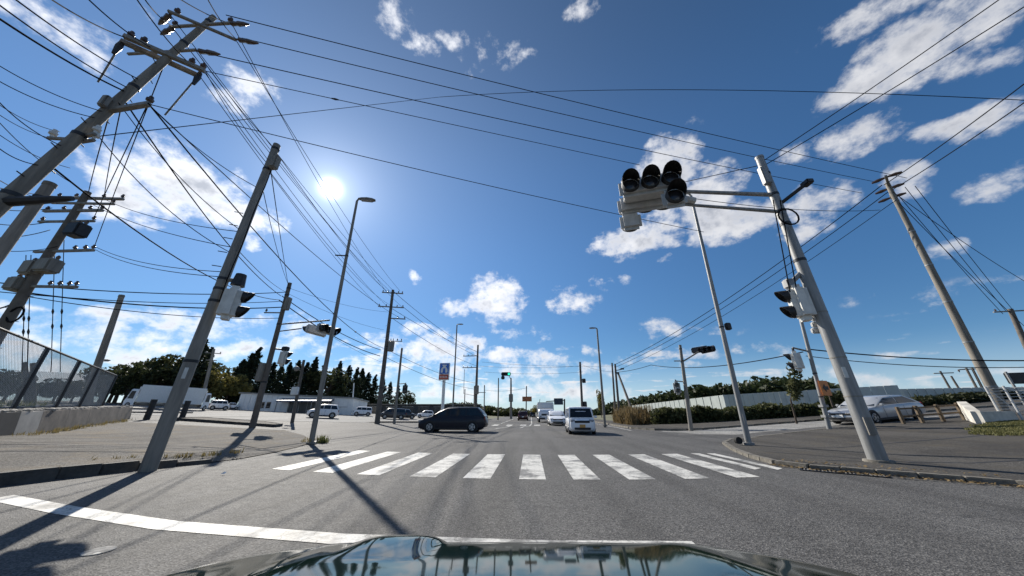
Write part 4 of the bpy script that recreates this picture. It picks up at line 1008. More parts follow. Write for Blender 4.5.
MB().tube([wallpt(posts_t[0], FO) - wallpt(0) + Vector((0, 0, wtop(posts_t[0]) + .1)), wallpt(FE, FO) - wallpt(0) + Vector((0, 0, wtop(FE) + .1))], .03, 6).build('bottom_rail', DARKM, FN)
MESHW = mat('mesh_wire', (.36, .37, .37), .6, .1, var=.2)
def weave(pa, pb, za0, za1, zb0, zb1, name='mesh_panel', sp=.09, r=.0048):
    L = (pb - pa).length; mb = MB(); n = int(L / sp)
    def P(u, v): p = pa.lerp(pb, u / L); z0 = za0 + (zb0 - za0) * u / L; z1 = za1 + (zb1 - za1) * u / L; return Vector((p.x, p.y, z0 + (z1 - z0) * v))
    hgt = (za1 - za0 + zb1 - zb0) / 2
    for sg in (1, -1):
        u0 = -hgt
        while u0 < L:
            a, b = u0, u0 + hgt; va, vb = 0.0, 1.0
            if a < 0: va = -a / hgt; a = 0
            if b > L: vb = 1 - (b - L) / hgt; b = L
            if b - a > .03:
                q0, q1 = (P(a, va), P(b, vb)) if sg > 0 else (P(a, 1 - va), P(b, 1 - vb))
                mb.tube([q0, q1], r, 3, cap=False)
            u0 += sp
    o = mb.build(name, MESHW, FN); o['kind'] = 'stuff'; return o
for a, b in zip(posts_t, posts_t[1:]):
    weave(wallpt(a, FO) - wallpt(0), wallpt(b, FO) - wallpt(0), wtop(a) + .1, ftop(a), wtop(b) + .1, ftop(b))
pe = wallpt(FE, FO) - wallpt(0); pf = pe + wn * 9
weave(pe, pf, wtop(FE) + .1, ftop(FE), wtop(FE) + .2, ftop(FE) + .1, sp=.075, r=.008)
for k in (1, 2, 3): p = pe.lerp(pf, k / 3); MB().tube([p + Vector((0, 0, wtop(FE) - .2)), p + Vector((0, 0, ftop(FE)))], .06, 8).build('post', DARKM, FN)
# rail barrier with short posts by the lot
RB = thing('rail_barrier', 'low dark two-rail barrier with stubby posts in front of the trucks', 'barrier', Gt(145, 419.5))
a, b = Gt(128, 420), Gt(190, 419.5); 
for px in (146, 181):
    g = Gt(px, 420) - RB.location; MB().tube([g - Vector((0, 0, .2)), g + Vector((0, 0, 1.25))], .16, 10).build('post', DARKM, RB)
for h in (.45, .95): MB().tube([a - RB.location + Vector((0, 0, h)), b - RB.location + Vector((0, 0, h))], .05, 6).build('rail', STEELD, RB)

# ------------------------------------------------------------------ white low building at left
b0, b1 = Gt(236, 409.8), Gt(351, 415.3); ba = math.atan2(b1.y - b0.y, b1.x - b0.x); bl = math.hypot(b1.x - b0.x, b1.y - b0.y)
BLD = thing('white_building', 'long low off-white clad building with an awning behind the parked cars', 'building', (b0.x, b0.y, min(b0.z, b1.z) - .3), ba)
bh = D(236, 390, hd(b0)).z - b0.z + .6; bh2 = D(351, 395.5, hd(b1)).z - b0.z + .6
MB().add([(0, 0, 0), (bl, 0, 0), (bl, 9, 0), (0, 9, 0), (0, 0, bh), (bl, 0, bh2), (bl, 9, bh2 - .2), (0, 9, bh - .2)], [(3, 2, 1, 0), (4, 5, 6, 7), (0, 1, 5, 4), (1, 2, 6, 5), (2, 3, 7, 6), (3, 0, 4, 7)]).build('core_wall', CREAM, BLD)
npan = 22
for i in range(npan):
    x0 = bl * i / npan; zt_ = bh + (bh2 - bh) * (i + .5) / npan
    MB().box((x0 + bl / npan / 2, -.03, zt_ / 2 - .02), (bl / npan - .03, .06, zt_ - .06)).build('wall_panel', CREAM, BLD)
rf = MB().add([(-.2, -.25, bh), (bl + .2, -.25, bh2), (bl + .2, 9.2, bh2 - .2), (-.2, 9.2, bh - .2), (-.2, -.25, bh + .16), (bl + .2, -.25, bh2 + .16), (bl + .2, 9.2, bh2 - .04), (-.2, 9.2, bh - .04)], [(3, 2, 1, 0), (4, 5, 6, 7), (0, 1, 5, 4), (1, 2, 6, 5), (2, 3, 7, 6), (3, 0, 4, 7)]).build('roof', STEEL, BLD)
for i in range(2): w = MB().box((bl * .205 + i * .8, -.075, bh * .52), (.55, .05, .85)).build('window', STEELD, BLD); MB().box((bl * .205 + i * .8, -.106, bh * .52), (.45, .012, .75)).build('pane', GLASS, w)
DARKIN = mat('shaded_glass_front', (.03, .032, .035), .25, var=.4, scale=1.2)
for (x0, x1, z1) in ((.43, .52, .62), (.525, .66, .66), (.665, .80, .66)):
    w = MB().box((bl * (x0 + x1) / 2, -.085, bh * z1 / 2 + .1), (bl * (x1 - x0) - .1, .06, bh * z1)).build('shop_window', DARKIN, BLD)
    for k in range(3): MB().box((bl * (x0 + (x1 - x0) * k / 2), -.13, bh * z1 / 2 + .1), (.07, .04, bh * z1)).build('mullion', STEEL, w)
aw = MB().prism([(bl * .36, 0, bh * .82), (bl * .36, -1.7, bh * .70), (bl * .36, -1.7, bh * .64), (bl * .36, 0, bh * .74)], (bl * .46, 0, 0)).build('awning', mat('awning_grey_blue', (.16, .17, .2), .6, var=.15), BLD)
for k in range(4): MB().tube([(bl * (.37 + .147 * k), -1.6, 0), (bl * (.37 + .147 * k), -1.6, bh * .66)], .05, 6).build('awning_post', STEEL, BLD)
MB().box((bl * .40, -.1, bh * .36), (1.0, .05, bh * .66)).build('door', WHITEM, BLD)
MB().box((bl * .9, -.1, bh * .45), (1.6, .05, .05)).build('wall_trim', STEELD, BLD)

# ------------------------------------------------------------------ long grey barrier at right
BAR = mat('barrier_shaded_run', (.50, .52, .49), .6, .1, var=.1, scale=1.2); BARL = mat('barrier_lit_run', (.33, .36, .345), .55, .1, var=.1, scale=1.2)  # one steel: lit run and shaded run coloured apart, shaded run lightened
NB = thing('noise_barrier', 'long pale ribbed sheet-steel barrier behind the hedge on the right', 'barrier', D(723, 420, 45))
NB.location.z = 0; o_ = NB.location.copy()
def bar_run(pa, pb, za, zb, w, m, n, dep=.12):
    for i in range(n):
        a = pa.lerp(pb, i / n); b = pa.lerp(pb, (i + 1) / n - .001); z1 = za + (zb - za) * (i + .5) / n; g = Vector((b.x - a.x, b.y - a.y, 0)); c = (a + b) / 2; base = min(terr(a.x), terr(b.x)) - .3
        ang = math.atan2(g.y, g.x); off = Vector((-math.sin(ang), math.cos(ang), 0)) * (dep / 2 if i % 2 else 0)
        MB().box(Vector((c.x, c.y, (z1 + base) / 2)) - Vector((o_.x, o_.y, 0)) + off, (g.length, .08, z1 - base), ang).build('panel', m, NB)
cpt = D(723, 395, 45)
bar_run(D(632, 405, 92), cpt, D(636, 405.5, 92).z, cpt.z, .1, BARL, 44)
bar_run(cpt, D(898, 386, 47), cpt.z, D(898, 385, 47).z, .1, BAR, 30)
bar_run(D(898, 389, 47.5), D(1000, 387, 52), D(898, 389, 47.5).z, D(1000, 387, 52).z, .1, BAR, 22)
bar_run(D(1000, 387, 52), D(1080, 387, 60), D(1000, 387, 52).z, D(1080, 387, 60).z, .1, BAR, 12)

# ------------------------------------------------------------------ foliage
def leaf_cloud(mb, c, r, n, size, flat=1.0, rnd=random):
    """n small leaf faces scattered on and inside an ellipsoid"""
    for _ in range(n):
        while True:
            v = Vector((rnd.uniform(-1, 1), rnd.uniform(-1, 1), rnd.uniform(-1, 1)))
            if .2 < v.length < 1: break
        v = v.normalized() * (v.length ** .35)
        p = Vector(c) + Vector((v.x * r[0], v.y * r[1], v.z * r[2])); s_ = size * rnd.uniform(.55, 1.3)
        a = Vector((rnd.gauss(0, 1), rnd.gauss(0, 1), rnd.gauss(0, .7) * flat)).normalized(); b = a.orthogonal().normalized(); b = (Matrix.Rotation(rnd.uniform(0, 6.28), 3, a) @ b)
        d = a.cross(b)
        mb.add([p - b * s_, p + d * s_ * .55, p + b * s_, p - d * s_ * .55], [(0, 1, 2, 3)])
CON1 = leaf_mat('conifer_foliage', (.012, .02, .010), (.035, .045, .02), .25); BRO1 = leaf_mat('broadleaf_foliage', (.02, .03, .01), (.07, .075, .03), .35); YEL = leaf_mat('yellowing_foliage', (.08, .075, .02), (.2, .17, .05), .4)
def conifer_mesh(seed, h=11.0, w=2.4):
    rnd = random.Random(seed); mb = MB(); z = h * .14
    while z < h * .985:
        t = (z - h * .14) / (h * .86); rad = w * (1 - t) ** .8 * rnd.uniform(.75, 1.15) + .12
        nb = 6 if t < .7 else 4
        for k in range(nb):
            a = rnd.uniform(0, 6.28); l = rad * rnd.uniform(.55, 1.1); c = Vector((math.cos(a) * l * .62, math.sin(a) * l * .62, z - l * .12))
            leaf_cloud(mb, c, (l * .5, l * .5, h * .035), 15, .3, 1, rnd)
        z += h * .042
    leaf_cloud(mb, (0, 0, h * .97), (.2, .2, h * .05), 14, .2, 1, rnd)
    tr = MB().tube([(0, 0, -.4), (.05, 0, h * .4), (0, .04, h * .8), (0, 0, h * .97)], [.24, .17, .07, .02], 7)
    for _ in range(9):
        zz = rnd.uniform(h * .15, h * .7); a = rnd.uniform(0, 6.28); l = w * (1 - zz / h); tr.tube([(0, 0, zz), (math.cos(a) * l, math.sin(a) * l, zz + .1)], [.06, .02], 5)
    return tr.mesh('trunk', BARK, 50), mb
def broad_mesh(seed, h=8.0, w=3.2):
    rnd = random.Random(seed); mb = MB(); tr = MB().tube([(0, 0, -.4), (.1, 0, h * .25), (.05, .1, h * .5)], [.28, .22, .15], 7)
    for _ in range(15):
        a = rnd.uniform(0, 6.28); l = w * math.sqrt(rnd.random()) * .8; zz = h * (.32 + .58 * rnd.random() * (1 - .45 * l / w)); c = Vector((math.cos(a) * l, math.sin(a) * l, zz)); s_ = rnd.uniform(.8, 1.4)
        leaf_cloud(mb, c, (1.15 * s_, 1.15 * s_, .85 * s_), 105, .3, 1, rnd); tr.tube([(.05, .05, h * .38), c * .6 + Vector((0, 0, zz * .35)), c], [.11, .07, .02], 5)
    return tr.mesh('trunk', BARK, 50), mb
CONV = []
for i in range(4): t_, c_ = conifer_mesh(100 + i, 11, 2.2 + .3 * i); CONV.append((t_, c_.mesh('crown', CON1)))
BROV = []
for i in range(4): t_, c_ = broad_mesh(200 + i); BROV.append((t_, c_.mesh('crown', BRO1 if i else YEL)))
def tree(label, px, ytop, d, kind, idx, name, wid=1.0, group='trees behind the lot', gz=None):
    top = D(px, ytop, d); gz = terr(top.x) if gz is None else gz; h = max(1.5, top.z - gz)
    tm, cm = (CONV if kind == 'c' else BROV)[idx]; s_ = h / (11.0 if kind == 'c' else 7.6)
    o = thing(name, label, 'tree', (top.x, top.y, gz), random.uniform(0, 6.28), group); o.scale = (s_ * wid, s_ * wid, s_)
    link('trunk', tm, o); link('crown', cm, o); return o
LT = [(118, 369, 'b', 1.1, 70), (126, 371, 'b', 1.2, 74), (134, 367, 'b', 1.1, 70), (142, 368, 'b', 1.0, 66), (150, 376, 'b', 1.2, 76), (158, 374, 'b', 1.0, 78), (166, 362, 'b', 1.1, 72), (174, 360, 'b', 1.2, 70), (183, 365, 'c', 1.3, 76), (190, 360, 'c', 1.2, 74),
      (197, 353, 'c', 1.1, 70), (205, 347, 'c', 1.15, 68), (212, 355, 'c', 1.1, 72), (220, 369, 'b', 1.2, 70), (228, 372, 'b', 1.1, 66), (236, 372, 'b', 1.1, 68), (244, 367, 'c', 1.2, 70), (252, 361, 'c', 1.2, 72), (260, 355, 'c', 1.1, 72), (268, 372, 'c', 1.1, 74), (275, 370, 'c', 1.3, 78), (283, 371, 'c', 1.1, 76),
      (291, 374, 'c', 1.1, 80), (299, 372, 'c', 1.2, 78), (308, 374, 'c', 1.2, 82), (317, 369, 'c', 1.2, 80), (325, 375, 'c', 1.1, 84), (333, 377, 'b', 1.2, 80), (341, 373, 'c', 1.1, 82), (350, 377, 'c', 1.1, 84), (358, 379, 'c', 1.1, 82), (363, 380, 'c', 1.2, 88), (369, 384, 'c', 1.2, 90), (376, 386, 'c', 1.1, 90), (384, 390, 'c', 1.1, 94), (391, 393, 'c', 1.0, 96), (399, 397, 'c', 1.1, 100), (407, 400, 'b', 1.1, 110)]
xt = [p[0] for p in LT]
for i, (px, yt, kd, wd_, d) in enumerate(LT):
    nm = 'conifer_tree' if kd == 'c' else 'broadleaf_tree'
    yel = px in (228, 236)
    where = ('above the first white truck' if px < 160 else 'behind the near signal pole' if px < 192 else 'behind the second truck cab' if px < 216 else 'left of the white building' if px < 240 else 'over the left half of white building' if px < 300 else 'over the right half of white building' if px < 352 else 'right of the white building')
    same = [q for q in LT if (('above the first white truck' if q[0] < 160 else 'behind the near signal pole' if q[0] < 192 else 'behind the second truck cab' if q[0] < 216 else 'left of the white building' if q[0] < 240 else 'over the left half of white building' if q[0] < 300 else 'over the right half of white building' if q[0] < 352 else 'right of the white building')) == where]
    rank = ['first', 'second', 'third', 'fourth', 'fifth', 'sixth', 'seventh', 'eighth', 'ninth', 'tenth'][[q[0] for q in same].index(px)]
    tree(('dark pointed conifer' if kd == 'c' else 'yellowing tree' if yel else 'dark round tree') + f' {where}, {rank} from left there', px, yt - (7 if kd == 'c' else 6) - (4 if px > 285 else 0), d, kd, 0 if yel else (1 + i % 3), nm, wd_)
# trees seen low through the fence
for i, (px, yt, d) in enumerate(((6, 368, 52), (20, 372, 55), (48, 376, 58), (66, 378, 60), (82, 380, 62), (98, 376, 64))):
    tree('dark round tree seen through the fence mesh, ' + ['first', 'second', 'third', 'fourth', 'fifth', 'sixth'][i] + ' from the left edge', px, yt, d, 'b', 1 + i % 3, 'broadleaf_tree', 1.25, 'trees behind the fence')
# small tree by the far road, yellowish
tree('small round yellow-green tree beside the far road in the centre', 538, 402, 95, 'b', 0, 'broadleaf_tree', 1.25, 'trees along the far road')
tree('tall thin palm-like tree top above the hedge left of the twin poles', 598.5, 385, 70, 'b', 0, 'broadleaf_tree', .35, 'trees along the far road')
tree('small dark tree behind the white kei van, left of the hedge', 575, 408, 70, 'b', 2, 'broadleaf_tree', .9, 'trees along the far road')
# far wood closing the road
def wood(name, label, prof, d0, d1, m, n, size, gz=None, bot=420):
    """leafy mass whose skyline follows the measured profile, between two distances"""
    mb = MB()
    for _ in range(n):
        u = random.random() * (len(prof) - 1); i = int(u); f = u - i; px = prof[i][0] + (prof[i + 1][0] - prof[i][0]) * f; yt = prof[i][1] + (prof[i + 1][1] - prof[i][1]) * f
        d = random.uniform(d0, d1); top = D(px, yt + 7, d0 + (d1 - d0) * .5); g = terr(top.x); hh = (top.z - g); q = D(px, yt, d)
        t = random.random() ** .6; z = g + hh * t * random.uniform(.93, 1.03)
        leaf_cloud(mb, (q.x, q.y, z), (1.3 * size, 1.3 * size, 1.0 * size), 9, .55 * size)
    return tag(mb.build(name, m), label, 'woods', kind='stuff')
wood('far_woods', 'low dark band of far trees behind the store sign and far road', [(396, 403), (420, 402), (440, 401), (455, 399), (470, 399), (485, 402), (500, 404), (518, 404), (530, 407)], 120, 150, BRO1, 1500, 1.2)
wood('hill_forest', 'dense dark green wooded hillside rising behind the barrier on the right', [(590, 411), (598, 406), (610, 401), (625, 398), (640, 395), (652, 393), (665, 391), (680, 390), (695, 385), (710, 387), (725, 384), (740, 383), (755, 379), (770, 378), (785, 379), (800, 380), (815, 380), (830, 384), (845, 388), (870, 394)], 95, 130, leaf_mat('hill_foliage', (.018, .03, .012), (.06, .075, .03), .3), 3800, 1.25)
# hedge along the right: ivy-green mass, with a solid inner core
HEDG = leaf_mat('hedge_foliage', (.03, .042, .014), (.15, .15, .065), .4)
REED = leaf_mat('dry_reed', (.17, .12, .055), (.30, .23, .12), .3)
def hedge(name, label, pts, h, dep, m, n, size):
    P = [Vector(p) for p in pts]; mb = MB(); Ls = [(b - a).length for a, b in zip(P, P[1:])]; tot = sum(Ls)
    for _ in range(n):
        u = random.uniform(0, tot); i = 0
        while u > Ls[i]: u -= Ls[i]; i += 1
        a, b = P[i], P[i + 1]; f = u / Ls[i]; p = a.lerp(b, f); d = (b - a).normalized(); nn = Vector((-d.y, d.x)); hh = h[i] + (h[i + 1] - h[i]) * f
        off = random.uniform(0, dep); bump_ = .86 + .2 * math.sin(p.x * 2.1 + p.y) * math.sin(p.x * .7) ; z = random.random() ** .7 * hh * bump_ * (1 - .12 * (off / dep))
        q = p + nn * off; leaf_cloud(mb, (q.x, q.y, terr(q.x) + z), (.35, .35, .3), 6, size)
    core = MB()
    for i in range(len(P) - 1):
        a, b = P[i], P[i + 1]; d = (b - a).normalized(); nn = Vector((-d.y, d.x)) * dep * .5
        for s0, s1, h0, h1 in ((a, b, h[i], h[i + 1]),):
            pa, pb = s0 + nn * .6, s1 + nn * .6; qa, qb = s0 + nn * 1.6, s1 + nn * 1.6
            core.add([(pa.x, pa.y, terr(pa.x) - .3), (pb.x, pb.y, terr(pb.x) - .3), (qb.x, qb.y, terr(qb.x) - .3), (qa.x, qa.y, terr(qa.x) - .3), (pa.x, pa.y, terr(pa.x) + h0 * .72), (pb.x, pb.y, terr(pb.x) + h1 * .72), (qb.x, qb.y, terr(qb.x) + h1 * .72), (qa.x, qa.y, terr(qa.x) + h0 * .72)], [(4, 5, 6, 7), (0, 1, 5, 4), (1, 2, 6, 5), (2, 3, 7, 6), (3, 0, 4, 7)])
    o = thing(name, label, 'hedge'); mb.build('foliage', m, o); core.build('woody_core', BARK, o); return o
hedge('hedge', 'overgrown ivy-covered hedge in front of the grey barrier, between reeds and silver sedan', [(11.6, 32.0), (13.5, 30.2), (17.5, 29.0), (22, 28.0), (27, 27.4)], [1.45, 1.35, 1.2, 1.0, .9], 1.6, HEDG, 5200, .14)
hedge('hedge', 'darker hedge running on behind the silver sedan towards the right pole', [(27, 27.4), (33, 28.5), (40, 30), (50, 33)], [.9, .75, .7, .7], 1.8, leaf_mat('dark_hedge_foliage', (.015, .022, .008), (.05, .055, .022), .3), 4200, .15)
mb = MB()
for _ in range(2600):
    u = random.random(); x = 9.6 + 2.6 * random.random() + (0 if u < .5 else .4); y = 33 + 7.5 * u + random.uniform(-.6, .6); hh = random.uniform(.7, 1.9) * (.85 + .3 * math.sin(x * 3.1 + y * 1.7) * math.sin(y * .9)); a = random.uniform(0, 6.28); l = random.uniform(.05, .6)
    g = Vector((x, y, terr(x) + .1)); t = g + Vector((math.cos(a) * l, math.sin(a) * l, hh)); w = Vector((math.cos(a + 1.57), math.sin(a + 1.57), 0)) * .035; mid = g.lerp(t, .6)
    mb.add([g - w * .5, g + w * .5, mid + w, mid - w, t], [(0, 1, 2, 3), (3, 2, 4)])
    leaf_cloud(mb, g.lerp(t, random.uniform(.5, 1)), (.12, .12, .15), 1, .1)
tag(mb.build('reeds', REED), 'tall dry tan reeds between the street light and the hedge', 'reeds', kind='stuff')
# creeper on the right lamp and shrub behind the orange plate
mb = MB()
for _ in range(130): 
    q = D(795 + random.uniform(-5, 5), 372 + random.uniform(-8, 26), 27.5); leaf_cloud(mb, q, (.22, .22, .25), 4, .11)
sh = thing('climbing_shrub', 'spindly leafy shrub rising above the hedge left of the slim signal post', 'shrub', Gt(797, 424)); mb2 = MB()
for v in range(len(mb.v)): mb.v[v] = tuple(Vector(mb.v[v]) - sh.location)
mb.build('foliage', HEDG, sh); mb2.tube([(0, 0, 0), (.1, 0, 1.5), D(795, 372, 27.5) - sh.location], [.06, .05, .02], 6).build('stem', BARK, sh)
mb = MB()
for _ in range(260): 
    q = D(833 + random.uniform(-8, 12), 408 + random.uniform(-14, 10), 30.5); leaf_cloud(mb, q, (.3, .3, .28), 5, .13)
sh = thing('leafy_shrub', 'broad leafy shrub behind the orange arrow plate and the sedan nose', 'shrub', Gt(838, 424))
for v in range(len(mb.v)): mb.v[v] = tuple(Vector(mb.v[v]) - sh.location)
mb.build('foliage', HEDG, sh); MB().tube([(0, 0, 0), (.1, 0, 1.0), (.2, .1, 2.0)], [.07, .06, .02], 6).build('stem', BARK, sh)
# ------------------------------------------------------------------ vehicles
def loft(mb, secs, closed=True):
    n = len(secs[0]); o = len(mb.v); mb.v += [tuple(p) for s_ in secs for p in s_]
    for i in range(len(secs) - 1):
        for k in range(n if closed else n - 1): mb.f.append((o + i * n + k, o + i * n + (k + 1) % n, o + (i + 1) * n + (k + 1) % n, o + (i + 1) * n + k))
    mb.f.append(tuple(o + k for k in reversed(range(n)))); e = o + (len(secs) - 1) * n; mb.f.append(tuple(e + k for k in range(n)))
    return mb
def wheel(par, x, y, r, w, side):
    t = MB()
    t.tube([(x, y - w / 2, r), (x, y - w / 2 + .02, r), (x, y + w / 2 - .02, r), (x, y + w / 2, r)], [r * .9, r, r, r * .9], 20)
    o = t.build('tyre', TYRE, par, 40)
    yo = y + side * (w / 2 + .004)
    mb = MB(); mb.tube([(x, yo - side * .01, r), (x, yo + side * .008, r)], [r * .66, r * .62], 18)
    rim = mb.build('rim', RIM, o, 40)
    mb = MB()
    for k in range(5):
        a = k * 2 * math.pi / 5; c = Vector((x + math.cos(a) * r * .4, yo + side * .014, r + math.sin(a) * r * .4)); mb.box(c, (r * .17, .012, r * .42), M=Matrix.Rotation(a, 3, Vector((0, 1, 0))))
    mb.build('spoke_gap', BLACK, rim)
def car(name, label, loc, rz, L, W, H, paint, nose=.62, belt=.95, wsb=.28, rf=.44, rr=.86, rb=.97, wr=.31, group='cars', plate=PLATE, nwin=3, tumble=.84, base=.2, hoodfrac=None):
    """forward is local +X; fractions run from the nose to the tail"""
    o = thing(name, label, 'van' if 'van' in name else 'car', loc, rz, group); X = lambda f: L / 2 - f * L; hw = W / 2
    st = [(0.0, .74, nose - .14, base + .16), (.012, .86, nose - .04, base + .06), (.05, .94, nose + .03, base), (wsb * .55, .985, nose + (belt - nose) * .66, base - .02), (wsb, 1.0, belt, base - .02), (.5, 1.0, belt + .02, base - .02), (.8, 1.0, belt + .03, base - .02), (.93, .97, belt + .02, base + .02), (.985, .92, belt - .06, base + .1), (1.0, .84, belt - .18, base + .2)]
    secs = []
    for f, wf, zt_, zb in st:
        w = hw * wf; x = X(f); m_ = zb + (zt_ - zb) * .5
        half = [(w * .86, zb), (w * .97, zb + .07), (w, m_ - .05), (w * .995, m_ + .08), (w * .975, zt_ - .1), (w * .93, zt_ - .02), (w * .8, zt_), (w * .35, zt_ + .022)]
        secs.append([Vector((x, y, z)) for y, z in half] + [Vector((x, -y, z)) for y, z in reversed(half)])
    body = loft(MB(), secs).build('body', paint, o, 35)
    # greenhouse
    g = [(wsb - .01, belt - .03), (wsb + (rf - wsb) * .5, belt + (H - belt) * .56), (rf, H - .045), (rf + (rr - rf) * .4, H), (rr, H - .03), (rr + (rb - rr) * .55, belt + (H - belt) * .55), (rb, belt - .03)]
    wb_, wt = hw * .945, hw * tumble; secs = []
    for f, z in g:
        s_ = max(0.0, (z - belt) / (H - belt)); x = X(f); yt = wb_ + (wt - wb_) * s_
        half = [(wb_, belt - .05), (wb_ + (yt - wb_) * .55, belt - .05 + (z - belt + .05) * .55), (yt, max(belt - .03, z - .05)), (yt * .9, z), (yt * .4, z + .018)]
        secs.append([Vector((x, y, zz)) for y, zz in half] + [Vector((x, -y, zz)) for y, zz in reversed(half)])
    roof = loft(MB(), secs).build('roof', paint, o, 40)
    def sp(f, s_, sd, off=.012):
        return Vector((X(f), sd * (wb_ + (wt - wb_) * s_ + off), belt - .0 + (H - .05 - belt) * s_))
    # windscreens
    def pane(nm, f0, f1, z0, z1, w0, w1, dx):
        a = .1; c = .88
        mb = MB(); pts = []
        for (t, w) in ((a, w0), (c, w1)):
            for y in (-1, -.5, 0, .5, 1): pts.append(Vector((X(f0 + (f1 - f0) * t) + dx * (1 + .0 * abs(y)), y * w, z0 + (z1 - z0) * t + .012)))
        mb.add(pts, [(i, i + 1, i + 6, i + 5) for i in range(4)]); return mb.build(nm, GLASS, o, True)
    pane('windscreen', wsb - .01, rf, belt - .03, H - .045, wb_ * .9, wt * .86, .03)
    pane('rear_window', rb, rr, belt - .03, H - .03, wb_ * .86, wt * .84, -.03)
    for sd in (1, -1):
        s0, s1 = .1, .86
        fA0 = wsb + (rf - wsb) * s0 + .022; fA1 = wsb + (rf - wsb) * s1 + .022; fB0 = rb + (rr - rb) * s0 - .03; fB1 = rb + (rr - rb) * s1 - .03
        for k in range(nwin):
            u0 = k / nwin + (.012 if k else 0); u1 = (k + 1) / nwin - (.012 if k < nwin - 1 else 0)
            q = [sp(fA0 + (fB0 - fA0) * u0 if k else fA0, s0, sd), sp(fA0 + (fB0 - fA0) * u1 if k < nwin - 1 else fB0, s0, sd), sp((fA0 + (fB0 - fA0) * u1) if k < nwin - 1 else fB1, s1, sd), sp((fA0 + (fB0 - fA0) * u0) if k else fA1, s1, sd)]
            MB().prism(q, (0, -sd * .006, 0)).build('side_window', GLASS, o)
        # door seams and handles
        for f in ([.34, .56, .76] if nwin > 2 else [.36, .66]):
            MB().box((X(f), sd * (hw + .001), (base + belt) / 2), (.012, .006, (belt - base) * .78)).build('door_gap', BLACK, o)
        for f in ([.5, .7] if nwin > 2 else [.58]): MB().bbox((X(f), sd * (hw * .985 + .012), belt - .16), (.2, .03, .035), .01).build('door_handle', paint, o)
        m_ = Vector((X(wsb + .045), sd * (hw + .09), belt + .07)); MB().bbox(m_, (.14, .2, .14), .04).build('wing_mirror', paint, o, 40)
        # lamps
        MB().bbox((X(.028), sd * hw * .70, nose - .04), (.2, hw * .36, .13), .03, rz=-sd * .35).build('headlight', LAMPG, o, 40)
        MB().bbox((X(.985), sd * hw * .80, belt - .14), (.1, hw * .22, .28), .03).build('tail_light', TAIL, o, 40)
        MB().box((X(.5), sd * (hw * .99), base + .04), (L * .5, .02, .1)).build('sill', BLACK, o)
        for f in (.185, .81):
            MB().tube([(X(f), sd * (hw * .9), wr + .01), (X(f), sd * (hw * 1.001 + .002), wr + .01)], wr * 1.16, 22).build('wheel_arch', BLACK, o)
            wheel(o, X(f), sd * (hw - .085), wr, .2, sd)
    MB().bbox((X(.006), 0, nose - .1), (.09, W * .56, .13), .02).build('grille', BLACK, o); MB().bbox((X(0) - .012, 0, base + .13), (.08, W * .6, .12), .02).build('lower_intake', BLACK, o)
    MB().box((X(-.006), 0, base + .27), (.02, .33, .165)).build('number_plate', plate, o); MB().box((X(1.004), 0, belt - .32), (.02, .33, .165)).build('number_plate', plate, o)
    MB().bbox((X(.5), 0, base - .01), (L * .86, W * .8, .1), .02).build('underbody', BLACK, o)
    return o
# dark minivan crossing left
g0, g1 = Gt(413.5, 433), Gt(486, 432.3)
car('minivan', 'dark navy minivan crossing the junction towards the left', ((g0.x + g1.x) / 2, (g0.y + g1.y) / 2 + .85, 0.012), R(180), g1.x - g0.x, 1.75, 1.56, NAVYP, .72, .98, .2, .42, .87, .985, .33, 'vehicles on the junction', PLATE, 3, .82)
# white kei van coming towards us
g0, g1 = Gt(570.5, 435), Gt(599.5, 435.5)
kv = car('kei_van', 'boxy white kei van with yellow plate coming towards the camera', ((g0.x + g1.x) / 2, g0.y + 1.72, .012), R(-92), 3.4, (g1.x - g0.x) * .98, 1.56, WHITEP, .80, .90, .1, .2, .94, .99, .28, 'vehicles on the junction', PLATEY, 3, .9)
